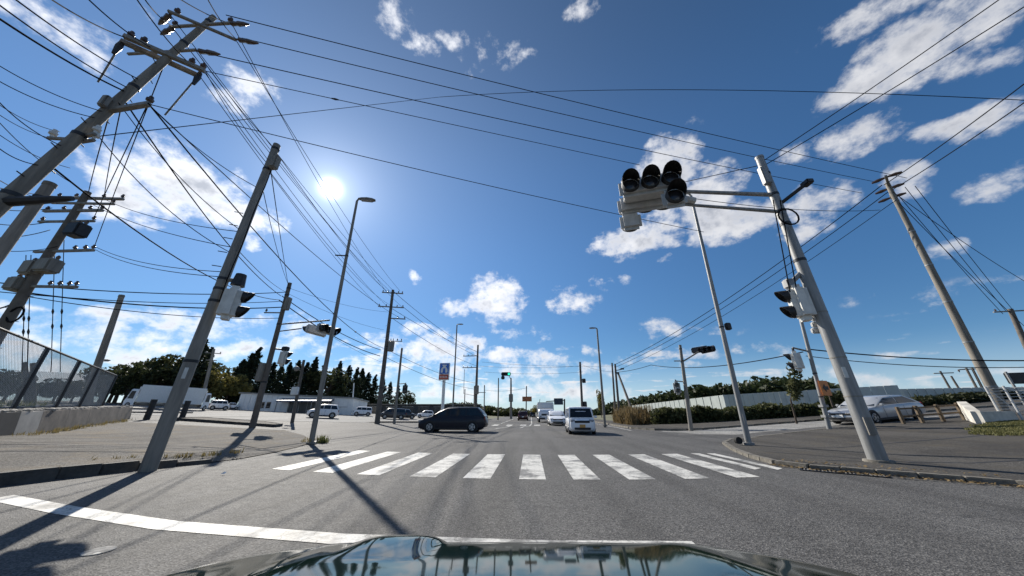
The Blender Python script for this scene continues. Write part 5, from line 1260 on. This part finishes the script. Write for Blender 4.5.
# white car waiting at the far stop line, truck behind
car('sedan', 'white sedan waiting at the far stop line facing the camera', (2.75, 35.6, .012), R(-90), 4.4, 1.75, 1.42, WHITEP, .66, .9, .27, .44, .78, .93, .31, 'vehicles on the junction', PLATE, 2)
def truck(name, label, loc, rz, L, W, H, cabL=1.7, cabH=2.3, group='trucks', boxm=None):
    o = thing(name, label, 'truck', loc, rz, group); bx = boxm or WHITEM
    x1 = L / 2; cx = x1 - cabL / 2
    secs = []
    for x, wf, zt_, zb in ((x1, .86, 1.1, .5), (x1 - .05, .95, 1.25, .42), (x1 - .15, .97, 1.35, .4), (x1 - .38, .95, cabH - .12, .4), (x1 - .6, .94, cabH, .4), (x1 - cabL, .94, cabH, .4)):
        w = W / 2 * wf; half = [(w, zb), (w, zb + (zt_ - zb) * .45), (w * .97, zt_ - .1), (w * .88, zt_), (w * .3, zt_ + .02)]; secs.append([Vector((x, y, z)) for y, z in half] + [Vector((x, -y, z)) for y, z in reversed(half)])
    loft(MB(), secs).build('cab', WHITEP, o, 35)
    MB().add([(x1 - .135, -W * .42, 1.36), (x1 - .135, W * .42, 1.36), (x1 - .365, W * .40, cabH - .2), (x1 - .365, -W * .40, cabH - .2)], [(0, 1, 2, 3)]).build('windscreen', GLASS, o)
    for sd in (1, -1):
        MB().prism([(x1 - .3, sd * (W / 2 * .955), 1.3), (x1 - 1.15, sd * (W / 2 * .955), 1.3), (x1 - 1.15, sd * (W / 2 * .93), cabH - .3), (x1 - .5, sd * (W / 2 * .93), cabH - .3)], (0, sd * .02, 0)).build('side_window', GLASS, o)
        MB().bbox((x1 - .2, sd * (W / 2 + .12), cabH - .55), (.12, .12, .42), .03).build('wing_mirror', BLACK, o)
        MB().bbox((x1 - .02, sd * W * .36, .78), (.08, .34, .2), .03).build('headlight', LAMPG, o)
        for x in (x1 - .75, -L / 2 + 1.0): wheel(o, x, sd * (W / 2 - .14), .4, .24, sd)
        MB().box((-.3, sd * (W / 2 - .06), .62), (L * .42, .04, .3)).build('side_guard', STEELD, o)
    MB().bbox((x1 + .0, 0, .98), (.05, W * .6, .22), .02).build('grille', BLACK, o); MB().bbox((x1 + .0, 0, .5), (.1, W * .9, .22), .04).build('bumper', DARKM, o); MB().box((x1 + .06, 0, .5), (.02, .4, .2)).build('number_plate', PLATE, o)
    MB().box((-cabL / 2, 0, .7), (L - .2, W * .45, .2)).build('chassis', BLACK, o)
    b = MB().bbox((-cabL / 2 - .06, 0, .85 + (H - .85) / 2), (L - cabL - .12, W, H - .85), .04).build('cargo_box', bx, o)
    for k in range(9): 
        for sd in (1, -1): MB().box((-L / 2 + .35 + k * (L - cabL - .6) / 8, sd * (W / 2 + .004), .85 + (H - .85) / 2), (.04, .02, H - 1.05)).build('box_rib', bx, b)
    MB().box((-cabL / 2 - .06, 0, H + .02), (L - cabL - .2, W * .96, .03)).build('box_roof', STEEL, b)
    MB().bbox((x1 - cabL - .02, 0, H - .5), (.35, W * .6, .5), .05).build('cooling_unit', WHITEM, o)
    return o
gz = D(552, 403, 44.4).z
truck('box_truck', 'white box truck approaching behind the white sedan', (2.15, 47.5, .012), R(-90), 6.2, 2.25, gz + .1, 1.6, gz - .75, 'trucks on the far road')
car('hatchback', 'dark red hatchback driving away up the far road', (-.6 + D(523, 421, 56).x * 0 + D(523, 421, 56).x + .6, 57, .012), R(90), 3.9, 1.72, 1.5, REDP, .66, .92, .25, .4, .85, .97, .31, 'cars on the far road', PLATE, 2)
car('hatchback', 'black car far right behind the white kei van', (6.0, 66, .012), R(-90), 3.9, 1.7, 1.5, BLKP, .66, .92, .25, .4, .85, .97, .31, 'cars on the far road', PLATE, 2)
for k, (x, y, lb) in enumerate(((-2.4, 92, 'left of two tiny dark cars at the foot of the roadside tree'), (.6, 96, 'right of two tiny dark cars at the foot of the roadside tree'))):
    car('hatchback', lb, (x, y, .012), R(90 if k else -90), 4, 1.7, 1.5, BLKP, .66, .92, .25, .4, .85, .97, .31, 'cars on the far road', PLATE, 2)
# silver sedan turning on the right
ga, gb = Gt(832, 425.5), Gt(925, 419.5)
hdg = math.atan2(ga.y - gb.y, ga.x - gb.x)
mid = Gt(876, 423)
sl_ = D(876, 423, 27.5)
L_ = 5.6
sed = car('sedan', 'silver sedan half hidden behind the big signal mast at the right', (20.7, 20.9, terr(20.7) + .03), R(180 + 15), 5.5, 1.95, 1.4, SILVP, .66, .9, .28, .46, .76, .95, .34, 'cars by the right pavement', PLATE, 2)
sed.rotation_euler = (0, R(3.9), R(180 + 15))
# vehicles on the left lot
def perp(x0, x1, ybot):
    """ground spot seen between two columns, turned square to the line of sight: centre, length, heading to the right, ground tilt"""
    c = Gt((x0 + x1) / 2, ybot); v = Vector((c.x, c.y, 0)).normalized(); u = Vector((v.y, -v.x, 0)); ss = []
    for x in (x0, x1):
        r = ray(x, ybot); ss.append(-(c.x * r.y - c.y * r.x) / (u.x * r.y - u.y * r.x))
    dz = terr(c.x + u.x) - terr(c.x - u.x)
    return c, ss[1] - ss[0], math.atan2(u.y, u.x), math.atan2(dz, 2), v
def lot_car(kind, name, label, x0, x1, ybot, ytop, rz, paint, W=1.75, **kw):
    c, L, h, tilt, v = perp(x0, x1, ybot); right = math.cos(rz) > .2
    H = D((x0 + x1) / 2, ytop, hd(c)).z - c.z; p = c + v * W * .45
    o = car(name, label, (p.x, p.y, terr(p.x) + .03), 0, L * .97, W, H, paint, H * .5, H * .62, group='vehicles parked in the lot', wr=min(.33, H * .2), base=H * .14, **kw)
    o.rotation_euler = (0, -tilt if right else tilt, h if right else h + math.pi); return o
va = R(196)
lot_car('mpv', 'minivan', 'white minivan parked before the white building awning', 305, 338, 418.5, 404.5, va, WHITEP, wsb=.22, rf=.4, rr=.9, rb=.985)
lot_car('kei', 'kei_van', 'small boxy white van by the corner of the white building', 352, 371.5, 416.3, 407, R(200), WHITEP, W=1.6, wsb=.1, rf=.2, rr=.93, rb=.99)
lot_car('van', 'minivan', 'black minivan parked behind the dark utility pole', 379, 406, 419.5, 408.5, R(185), BLKP, wsb=.15, rf=.28, rr=.92, rb=.99)
lot_car('car', 'hatchback', 'dark grey hatchback parked right of the black minivan', 398, 415, 419.2, 409.5, R(-60), BLKP, wsb=.25, rf=.42, rr=.86, rb=.97, nwin=2)
lot_car('car', 'hatchback', 'pale car roof showing over the dark minivan bonnet', 416, 434, 418.5, 410.5, R(185), WHITEP, wsb=.25, rf=.42, rr=.86, rb=.97, nwin=2)
lot_car('kei', 'kei_van', 'white van parked between the second truck and the white building', 207, 229, 410.5, 400.5, R(20), WHITEP, W=1.6, wsb=.12, rf=.24, rr=.93, rb=.99)
lot_car('kei', 'hatchback', 'small white car half hidden left of the white building', 226, 238, 409.8, 403, R(20), WHITEP, W=1.6, wsb=.2, rf=.4, rr=.9, rb=.98, nwin=2)
def lot_truck(label, x0, x1, ybot, ytop, rz):
    c, L, h, tilt, v = perp(x0, x1, ybot); right = math.cos(rz) > 0; H = D((x0 + x1) / 2, ytop, hd(c)).z - c.z; p = c + v * 1.0
    o = truck('box_truck', label, (p.x, p.y, terr(p.x)), 0, 8.4, 2.2, 3.3, 1.6, 2.65, 'white trucks parked in the lot'); o.scale = (L / 8.4, 1, H / 3.3)
    o.rotation_euler = (0, -tilt if right else tilt, h if right else h + math.pi); return o
lot_truck('white box truck parked facing left, leftmost in the lot', 121, 174, 409, 385.5, R(200))
lot_truck('white box truck parked nose to the right beside the near signal pole', 166, 207.5, 410.5, 388, R(20))

# ------------------------------------------------------------------ small roadside things on the right
WF = thing('low_white_wall', 'low white L-shaped block wall on the grass at right', 'wall', Gt(982, 425)); o_ = WF.location
pa, pb, pc = Gt(972, 422), Gt(983, 426), Gt(1016, 423)
for (a, b, z0, z1) in ((pa, pb, .95, .6), (pb, pc, .6, .5)):
    g = (b - a); g.z = 0; n_ = Vector((-g.y, g.x, 0)).normalized() * .14; v = []
    for p, h in ((a, z0), (b, z1)):
        q = p - o_; v += [q - n_ - Vector((0, 0, .3)), q + n_ - Vector((0, 0, .3)), q + n_ + Vector((0, 0, h)), q - n_ + Vector((0, 0, h))]
    MB().add(v, [(0, 3, 2, 1), (4, 5, 6, 7), (0, 4, 7, 3), (3, 7, 6, 2), (2, 6, 5, 1), (1, 5, 4, 0)]).build('wall_face', mat('white_block', (.55, .52, .46), .85, var=.25, scale=2), WF)
GATEM = mat('pale_grey_enamel', (.5, .5, .49), .5, var=.08)
GT = thing('white_mesh_gate', 'white steel mesh gate at the right edge behind the low wall', 'gate', Gt(1008, 418)); o_ = GT.location
a = D(1000, 413, 27) - o_; b = D(1019, 413, 27) - o_; hgt = D(1000, 386, 27).z - D(1000, 413, 27).z
c2 = b + (b - a) * 1.2
for p in (a, b, c2): MB().tube([p - Vector((0, 0, .6)), p + Vector((0, 0, hgt))], .04, 8).build('post', GATEM, GT)
for k in range(9):
    h = hgt * (k + .3) / 9
    MB().tube([a + Vector((0, 0, h)), c2 + Vector((0, 0, h))], .013, 5).build('bar', GATEM, GT)
MB().tube([b + Vector((0, 0, 0)), a + Vector((0, 0, hgt))], .013, 5).build('brace', GATEM, GT)
SB = thing('notice_board', 'dark notice board on posts at the right edge above the gate', 'sign', Gt(1022, 416)); c = D(1024, 378, 28) - SB.location
MB().bbox(c, (1.1, .08, .5), .02, R(-20)).build('board', DARKM, SB); 
for k in (-.5, .5): MB().tube([c + Vector((k, .1, .3)), Vector((c.x + k, c.y + .1, -.3))], .05, 6).build('post', STEEL, SB)
WFc = thing('wooden_rail_fence', 'low weathered wooden rail fence beside the silver sedan', 'fence', Gt(905, 424)); o_ = WFc.location
fp = [Gt(905, 426), Gt(924, 425), Gt(945, 423.5), Gt(966, 422)]
for p in fp: MB().bbox(p - o_ + Vector((0, 0, .3)), (.13, .13, 1.2), .02).build('post', WOOD, WFc)
for a, b in zip(fp, fp[1:]):
    for h in (.45, .8): MB().tube([a - o_ + Vector((0, 0, h)), b - o_ + Vector((0, 0, h))], .045, 6).build('rail', WOOD, WFc)
# far overhead sign frame, white railing
ov = thing('overhead_sign', 'dark overhead road sign on a post behind the white sedan', 'sign', Vector((6.3, 62, 0))); t_ = D(564.5, 399, 62.3)
MB().tube([Vector((0, 0, 0)), Vector((t_.x - 6.3, t_.y - 62, t_.z))], .14, 8).build('post', DARKM, ov); e = D(546, 402, 62.3); 
MB().tube([Vector((t_.x - 6.3, t_.y - 62, t_.z - .2)), Vector((e.x - 6.3, e.y - 62, t_.z - .45))], .09, 8).build('mast_arm', STEELD, ov); c = D(558.5, 401.5, 62) - ov.location
MB().bbox(c, (1.7, .1, 1.15), .03).build('sign_face', mat('dark_blue_sign', (.02, .035, .06), .5, var=.2), ov)
rl = thing('guard_railing', 'white pedestrian railing along the far left pavement', 'railing', (-9.6, 44, .14))
for k in range(10): MB().tube([(0 + .02 * k, k * 2.2, 0), (0 + .02 * k, k * 2.2, 1.0)], .045, 6).build('post', WHITEM, rl)
for h in (.45, .75, 1.0): MB().tube([(0, 0, h), (.2, 19.8, h)], .035, 6).build('rail', WHITEM, rl)
# dark fence / low sheds behind the lot cars
sh = thing('long_shed', 'long dark low shed behind the lot cars, right of the white building', 'building', (-26, 66, terr(-26)), R(8)); 
MB().box((4.5, 0, .8), (22, 5, 2.2)).build('wall', mat('dark_shed_wall', (.05, .055, .06), .7, var=.3, scale=.7), sh); MB().box((4.5, -.2, 1.96), (22.6, 5.8, .12)).build('roof', STEELD, sh)
for k in range(7): w = MB().box((-5 + k * 3.1, -2.52, .9), (2.2, .06, 1.2)).build('shop_window', DARKIN, sh); MB().box((-5 + k * 3.1, -2.56, 1.55), (2.3, .05, .1)).build('frame', STEEL, w)

# ------------------------------------------------------------------ overhead wires
def wire(label, group, p0, p1, sag, r, name='overhead_wire', n=18, sp=None):
    p0, p1 = Vector(p0), Vector(p1); pts = []
    for i in range(n + 1):
        t = i / n; p = p0.lerp(p1, t); p.z -= 4 * sag * t * (1 - t); pts.append(p - p0)
    o = thing(name, label, 'wire', p0, group=group) if sp else None
    mb = MB().tube(pts, r, 5)
    if not sp: return tag(mb.build(name, CABLE, None, True, loc=p0), label, 'wire', group)
    mb.build('cable', CABLE, o, True)
    for t in sp:
        i = int(t * n); q = pts[i]; dd = (pts[i + 1] - pts[i]).normalized(); MB().tube([q - dd * .12, q, q + dd * .12], [r * 1.5, r * 3.2, r * 1.5], 6).build('spacer', DARKM, o)
    return o
dA, dO = hd(A.top), hd(OP.top)
# three conductors from the big left pole to the tall right pole
for (x0, y0, x1, y1) in ((226, 15, 907, 178), (242, 38, 876, 182), (205, 53, 862, 193)):
    wire({15: 'topmost', 38: 'middle', 53: 'lowest'}[y0] + ' of three long conductors from the big left pole to the right concrete pole', 'three conductors across the top of the sky', D(x0, y0, 11.8), D(x1, y1, 31), 0.25, .016)
# from the left pole down to the far utility pole G (towards the sun)
dg = hd(bG)
pairs = [((232, 24), (386, 291), .013), ((172, 27), (391, 292), .013), ((236, 40), (400, 291), .013), ((203, 70), (387, 306), .012), ((199, 75), (381, 308), .012), ((196, 51), (403, 308), .012), ((148, 104), (400, 318), .016), ((168, 12), (403, 300), .012)]
for (q0, q1, r) in pairs:
    wire('thin conductor running from the big left pole past the sun to the crossarmed pole', 'conductors passing beside the sun', D(*q0, 11.5), D(*q1, dg), .5, r)
wire('thick telephone cable from the big left pole to the brown mast-arm signal pole', None, D(122, 97, 11.4), D(281, 296, hd(bE)), .5, .02, 'telephone_cable')
wire('second thick cable just above it from the big left pole towards the mast-arm signal', None, lev(148, 103, zpix(A, 108)), D(383, 348, dg), .9, .02, 'telephone_cable', sp=(.55, .7))
wire('long dark cable from low on the big left pole to the brown signal pole', None, D(47, 163, 11.4), D(280, 300, hd(bE)), .7, .02, 'telephone_cable')
wire('lower thick cable from the brown signal pole to the far crossarmed pole', None, D(279, 300, hd(bE)), D(380, 356, dg), .45, .035, 'telephone_cable')
wire('upper thick cable between the brown signal pole and the far crossarmed pole', None, D(282, 296, hd(bE)), D(381, 350, dg), .4, .03, 'telephone_cable')
for (q0, q1) in (((394, 292), (477, 352)), ((388, 306), (476, 351)), ((402, 306), (477, 356)), ((392, 318), (477, 366)), ((384, 348), (475, 383)), ((383, 356), (474, 389))):
    wire('wire from the crossarmed pole to the far pole left of the green signal', 'wires from the crossarmed pole to the far pole', D(*q0, dg), D(*q1, hd(bJ)), .5, .022)
# conductors coming over the camera from behind to the left pole
for (q0, q1, r) in (((-40, -8), (126, 92), .02), ((-30, -17), (128, 88), .014), ((-5, -16), (140, 80), .014), ((30, -15), (124, 37), .014), ((75, -14), (150, 47), .014), ((128, -14), (190, 64), .014), ((140, -8), (172, 26), .013), ((172, -6), (232, 24), .013), ((205, -6), (236, 39), .013)):
    wk = globals().get('wk', -1) + 1
    wire(['first', 'second', 'third', 'fourth', 'fifth', 'sixth', 'seventh', 'eighth', 'ninth'][wk] + ' dark wire of the top left corner, counting clockwise from the left edge', 'wires in the top left corner', D(*q0, 8.5), D(*q1, 11.5), .1, r)
# wires on the transformer pole
dC = hd(C.top)
for (q0, q1, r) in (((-20, 205), (52, 208), .016), ((-20, 220), (48, 222), .016), ((-20, 236), (50, 230), .016), ((-10, 98), (60, 132), .014), ((-10, 108), (58, 140), .014), ((-10, 128), (70, 168), .014), ((-10, 112), (75, 185), .014), ((-20, 248), (60, 246), .014)):
    wire('loose wire between the left frame edge and the transformer pole', 'wires at the left edge', D(*q0, dC - 3), D(*q1, dC), .2, r)
for (q0, q1) in (((104, 198), (124, 94)), ((88, 195), (112, 106)), ((92, 222), (148, 104)), ((95, 245), (166, 60))):
    wire({104: 'second', 88: 'first', 92: 'third', 95: 'fourth'}[q0[0]] + ' from left of the steep wires between transformer pole and big leaning pole', 'steep wires at upper left', D(*q0, dC), D(*q1, 11.8), .1, .014)
for (q0, q1) in (((90, 203), (236, 248)), ((96, 247), (226, 272)), ((96, 250), (224, 277)), ((104, 199), (242, 232))):
    wire('faint wire from the transformer pole to the near signal pole', 'faint wires between transformer pole and signal pole', D(*q0, dC), D(*q1, hd(bD)), .25, .012)
for k, (q0, q1, r) in enumerate((((-20, 281), (288, 292), .026), ((-20, 290), (286, 301), .02), ((28, 293), (285, 307), .035), ((30, 297), (283, 318), .02), ((-20, 305), (25, 297), .03))):
    wire(['topmost', 'second', 'third, thickest', 'fourth, sagging', 'lowest, shortest'][k] + ' of the level cables crossing low behind the near signal pole', None, D(*q0, 25), D(*q1, hd(bE) if q1[0] > 100 else 24), .35, r, 'telephone_cable')
for k, x in enumerate((23, 28, 52, 61)):
    wire(['first', 'second', 'third', 'fourth'][k] + ' hanging guy wire from the left above the fence', None, D(x + 3, 255 if k < 2 else 240, 25), D(x - 1, 372, 25), 0, .014, 'guy_wire', sp=(.6, .68))
wire('thin guy wire dropping from the head of the near signal pole to the brown pole', None, D(271, 172, hd(bD)), D(288, 284, hd(bE)), .05, .014, 'guy_wire')
# finer web of service lines on the left
for (q0, d0, q1, d1, sg_) in (((205, 71), 11.5, (271, 168), hd(bD), .15), ((196, 51), 11.5, (276, 150), hd(bD), .1), ((148, 104), 11.5, (262, 190), hd(bD), .2), ((118, 102), 11.4, (243, 232), hd(bD), .25), ((92, 128), 11.4, (233, 254), hd(bD), .3),
        ((276, 152), hd(bD), (394, 296), dg, .6), ((270, 172), hd(bD), (392, 306), dg, .6), ((263, 190), hd(bD), (289, 286), hd(bE), .2), ((236, 248), hd(bD), (286, 292), hd(bE), .15), ((289, 288), hd(bE), (388, 312), dg, .3), ((287, 293), hd(bE), (384, 330), dg, .3), ((284, 304), hd(bE), (381, 362), dg, .3)):
    wire('fine service wire in the web between the left poles', 'fine wires between the left poles', D(*q0, d0), D(*q1, d1), sg_, .011)
for (q0, q1) in (((-10, 60), (104, 112)), ((-10, 76), (96, 118)), ((-10, 92), (62, 146)), ((-10, 140), (44, 166)), ((-10, 175), (60, 204)), ((-10, 186), (80, 196))):
    wire('fine wire from the left edge to the big leaning pole or the one behind', 'fine wires at the left edge', D(*q0, 11.4), D(*q1, 11.4 if q1[1] < 180 else dC), .12, .010)
# singles across the sky
wire('thin rising wire from the left pole into the middle of the upper sky', None, D(84, 138, 11.4), D(440, 97, 15), -.0, .012); 
wire('thin wire continuing level across the upper right sky to the frame edge', None, D(440, 97, 15), D(1060, 102, 24), -.75, .016)
wire('thin wire with a small spacer from the left pole to the big signal', None, D(205, 71, 11.5), D(640, 165, 12.5), -.0, .012, sp=(.25,))
wire('thin wire from beside the sun to the slim right street light', None, D(148, 104, 11.5), D(704, 232, hd(bL)), .15, .012)
wire('short wire from the big signal cluster to the head of its mast', None, D(680, 183, 13), D(757, 166, dM), .0, .014)
wire('second short wire from the mast arm into the sky behind the mast', None, D(690, 198, 13), D(880, 210, 26), .3, .014)
# right side
for (q0, q1, r) in (((757, 165), (1010, -8), .014), ((765, 165), (1035, 0), .014)):
    wire(('upper' if q0[0] == 757 else 'lower') + ' of two wires from the signal mast head up to the top right corner', 'wires from the signal mast to the top right', D(*q0, dM), D(*q1, 13), .05, r)
for (q0, q1, r) in (((884, 185), (1045, 68), .026), ((892, 190), (1045, 88), .026)):
    wire(('upper' if q0[1] == 185 else 'lower') + ' of two thick wires from the right concrete pole up to the right edge', 'thick wires at upper right', D(*q0, 30), D(*q1, 24), .1, r)
dt = hd(twin_base)
for (q0, q1, r) in (((882, 185), (616, 364), .03), ((888, 192), (616, 367), .026), ((896, 200), (618, 370), .02)):
    wire({185: 'topmost', 192: 'middle', 200: 'lowest'}[q0[1]] + ' of the three long wires from the right concrete pole to the twin poles', 'wires between the right pole and the twin poles', D(*q0, 30), D(*q1, dt), .9, r)
for (q0, q1) in (((915, 186), (1012, 309)), ((905, 187), (1006, 311)), ((898, 195), (1003, 314)), ((893, 192), (1040, 290)), ((899, 203), (1045, 345))):
    wire({915: 'first', 905: 'second', 898: 'third', 893: 'fourth', 899: 'fifth'}[q0[0]] + ' fine wire fanning down right from the right concrete pole head', 'fine wires fanning to the right edge', D(*q0, 30), D(*q1, 50), .5, .018)
wire('dark cable drooping from the twin poles past the thin signal pole to the slim post', None, D(619, 372, dt), D(651, 365, 40), .12, .03, 'telephone_cable')
wire('level dark cable passing the right street light to the slim signal post', None, D(651, 365, 40), D(803, 352, dN), .55, .03, 'telephone_cable')
wire('upper level cable behind the signal mast out to the right edge', None, D(806, 349, dN), D(1060, 360, 34), .25, .035, 'telephone_cable')
wire('lower level cable behind the signal mast out to the right edge', None, D(806, 356, dN), D(1060, 366, 34), .3, .022, 'telephone_cable')
for k, q in enumerate((776, 783)): wire(['left', 'right'][k] + ' of two thin drops from the mast arm to the pedestrian lantern', None, D(q - 3, 200, dM - .4), D(q + 14, 292, dM - .4), .0, .016, 'drop_wire')
for (q0, q1) in (((580, 364), (616, 372)), ((480, 366), (580, 366)), ((482, 362), (612, 366)), ((484, 372), (583, 372)), ((484, 390), (526, 388))):
    wire('faint level wire across the far junction', 'faint wires across the far junction', D(*q0, 52), D(*q1, 50), .3, .016)
# ------------------------------------------------------------------ the car we ride in: bonnet in view, body and cabin behind the lens
EG = thing('car', 'dark green car under the camera, its glossy bonnet along the bottom edge', 'car', (0, 0, 0), YAW)
def hood_z(u, y):
    """u across -1..1, y forward"""
    edge = abs(u)
    z = 0.945 - 0.118 * max(0, y - .2) ** 1.6 - .014 * edge ** 6
    z += 0.014 * math.exp(-((edge - .66) / .1) ** 2) * max(0, 1 - .6 * y)       # two raised creases
    k = max(0.0, 1 - (abs(u + .44) / .17) ** 4) * max(0.0, min(1.0, (y - .9) / .25))
    return z + .02 * k                                                         # raised moulding at the left front
NU, NV = 90, 40
def hood_front(u): return 1.30 - .16 * abs(u) ** 3.5 - .12 * abs(u) ** 9
vs = []; fs = []
for j in range(NV + 1):
    for i in range(NU + 1):
        u = -1 + 2 * i / NU; y0 = .02; y1 = hood_front(u); t = j / NV; y = y0 + (y1 - y0) * t
        z = hood_z(u, y) - .05 * max(0, (t - .86) / .14) ** 2
        vs.append((u * (.765 - .01 * t), y, z))
for j in range(NV):
    for i in range(NU): a = j * (NU + 1) + i; fs.append((a, a + 1, a + NU + 2, a + NU + 1))
MB().add(vs, fs).build('bonnet', HOODP, EG, True)
# left wing-top bulge seen as the raised crest on the bonnet's left half
# front face: lip, grille, bumper
vs = []; fs = []; prof = ((0, 0), (.035, -.03), (.075, -.09), (.10, -.18), (.11, -.3), (.11, -.45), (.07, -.58), (-.1, -.66))
for dy, dz in prof:
    for i in range(NU + 1):
        u = -1 + 2 * i / NU; y1 = hood_front(u); vs.append((u * .755 * (1 + .02 * min(1, -dz * 5)), y1 + dy, hood_z(u, y1) - .055 + dz))
for j in range(len(prof) - 1):
    for i in range(NU): a = j * (NU + 1) + i; fs.append((a, a + NU + 1, a + NU + 2, a + 1))
MB().add(vs, fs).build('front_bumper', HOODP, EG, True)
MB().bbox((0, 1.345, .60), (.8, .1, .14), .03).build('grille', BLACK, EG)
MB().box((0, 1.42, .42), (.33, .02, .165)).build('number_plate', PLATE, EG)
for sd in (-1, 1):
    MB().bbox((sd * .6, 1.17, .66), (.3, .22, .14), .05, rz=-sd * .55).build('headlight', LAMPG, EG, 40)
    # wing: outer side from bonnet edge down to the sill
    vs = []; fs = []; n = 22
    for i in range(n + 1):
        y = -2.9 + (hood_front(1) + 2.9) * i / n
        zt_ = hood_z(1, max(y, .02)) - .012 if y > 0 else .94
        w = (.757 if y > 0 else .80)
        for (dx, z) in ((0, zt_), (.012, zt_ - .05), (.025, zt_ - .18), (.03, zt_ - .35), (.02, .28), (-.05, .2)): vs.append((sd * (w + dx), y, z))
    for i in range(n):
        for k in range(5): a = i * 6 + k; fs.append((a, a + 6, a + 7, a + 1) if sd < 0 else (a, a + 1, a + 7, a + 6))
    MB().add(vs, fs).build('wing', HOODP, EG, True)
    for y in (.55, -2.05): 
        w_ = MB().tube([(sd * .60, y, .32), (sd * .81, y, .32)], .32, 22).build('wheel', TYRE, EG, 40); MB().tube([(sd * .811, y, .32), (sd * .82, y, .32)], [.21, .19], 18).build('rim', RIM, w_)
    MB().prism([(sd * .80, -.42, .97), (sd * .80, -2.3, .97), (sd * .70, -2.0, 1.37), (sd * .70, -.95, 1.37)], (-sd * .01, 0, 0)).build('side_window', GLASS, EG)
    MB().bbox((sd * 1.03, -.45, .98), (.22, .14, .15), .04).build('wing_mirror', HOODP, EG, 40)
MB().add([(-.76, -.02, .95), (.76, -.02, .95), (.66, -.95, 1.40), (-.66, -.95, 1.40)], [(0, 1, 2, 3)]).build('windscreen', GLASS, EG)
MB().bbox((0, -1.5, 1.41), (1.38, 1.15, .05), .02).build('roof', HOODP, EG, 40)
MB().add([(-.62, -2.05, 1.40), (.62, -2.05, 1.40), (.74, -2.75, .95), (-.74, -2.75, .95)], [(0, 1, 2, 3)]).build('rear_window', GLASS, EG)
MB().bbox((0, -2.85, .62), (1.76, .3, .66), .1).build('rear_body', HOODP, EG, 40)
MB().bbox((0, -.05, .915), (1.5, .16, .05), .02).build('wiper_cowl', BLACK, EG)
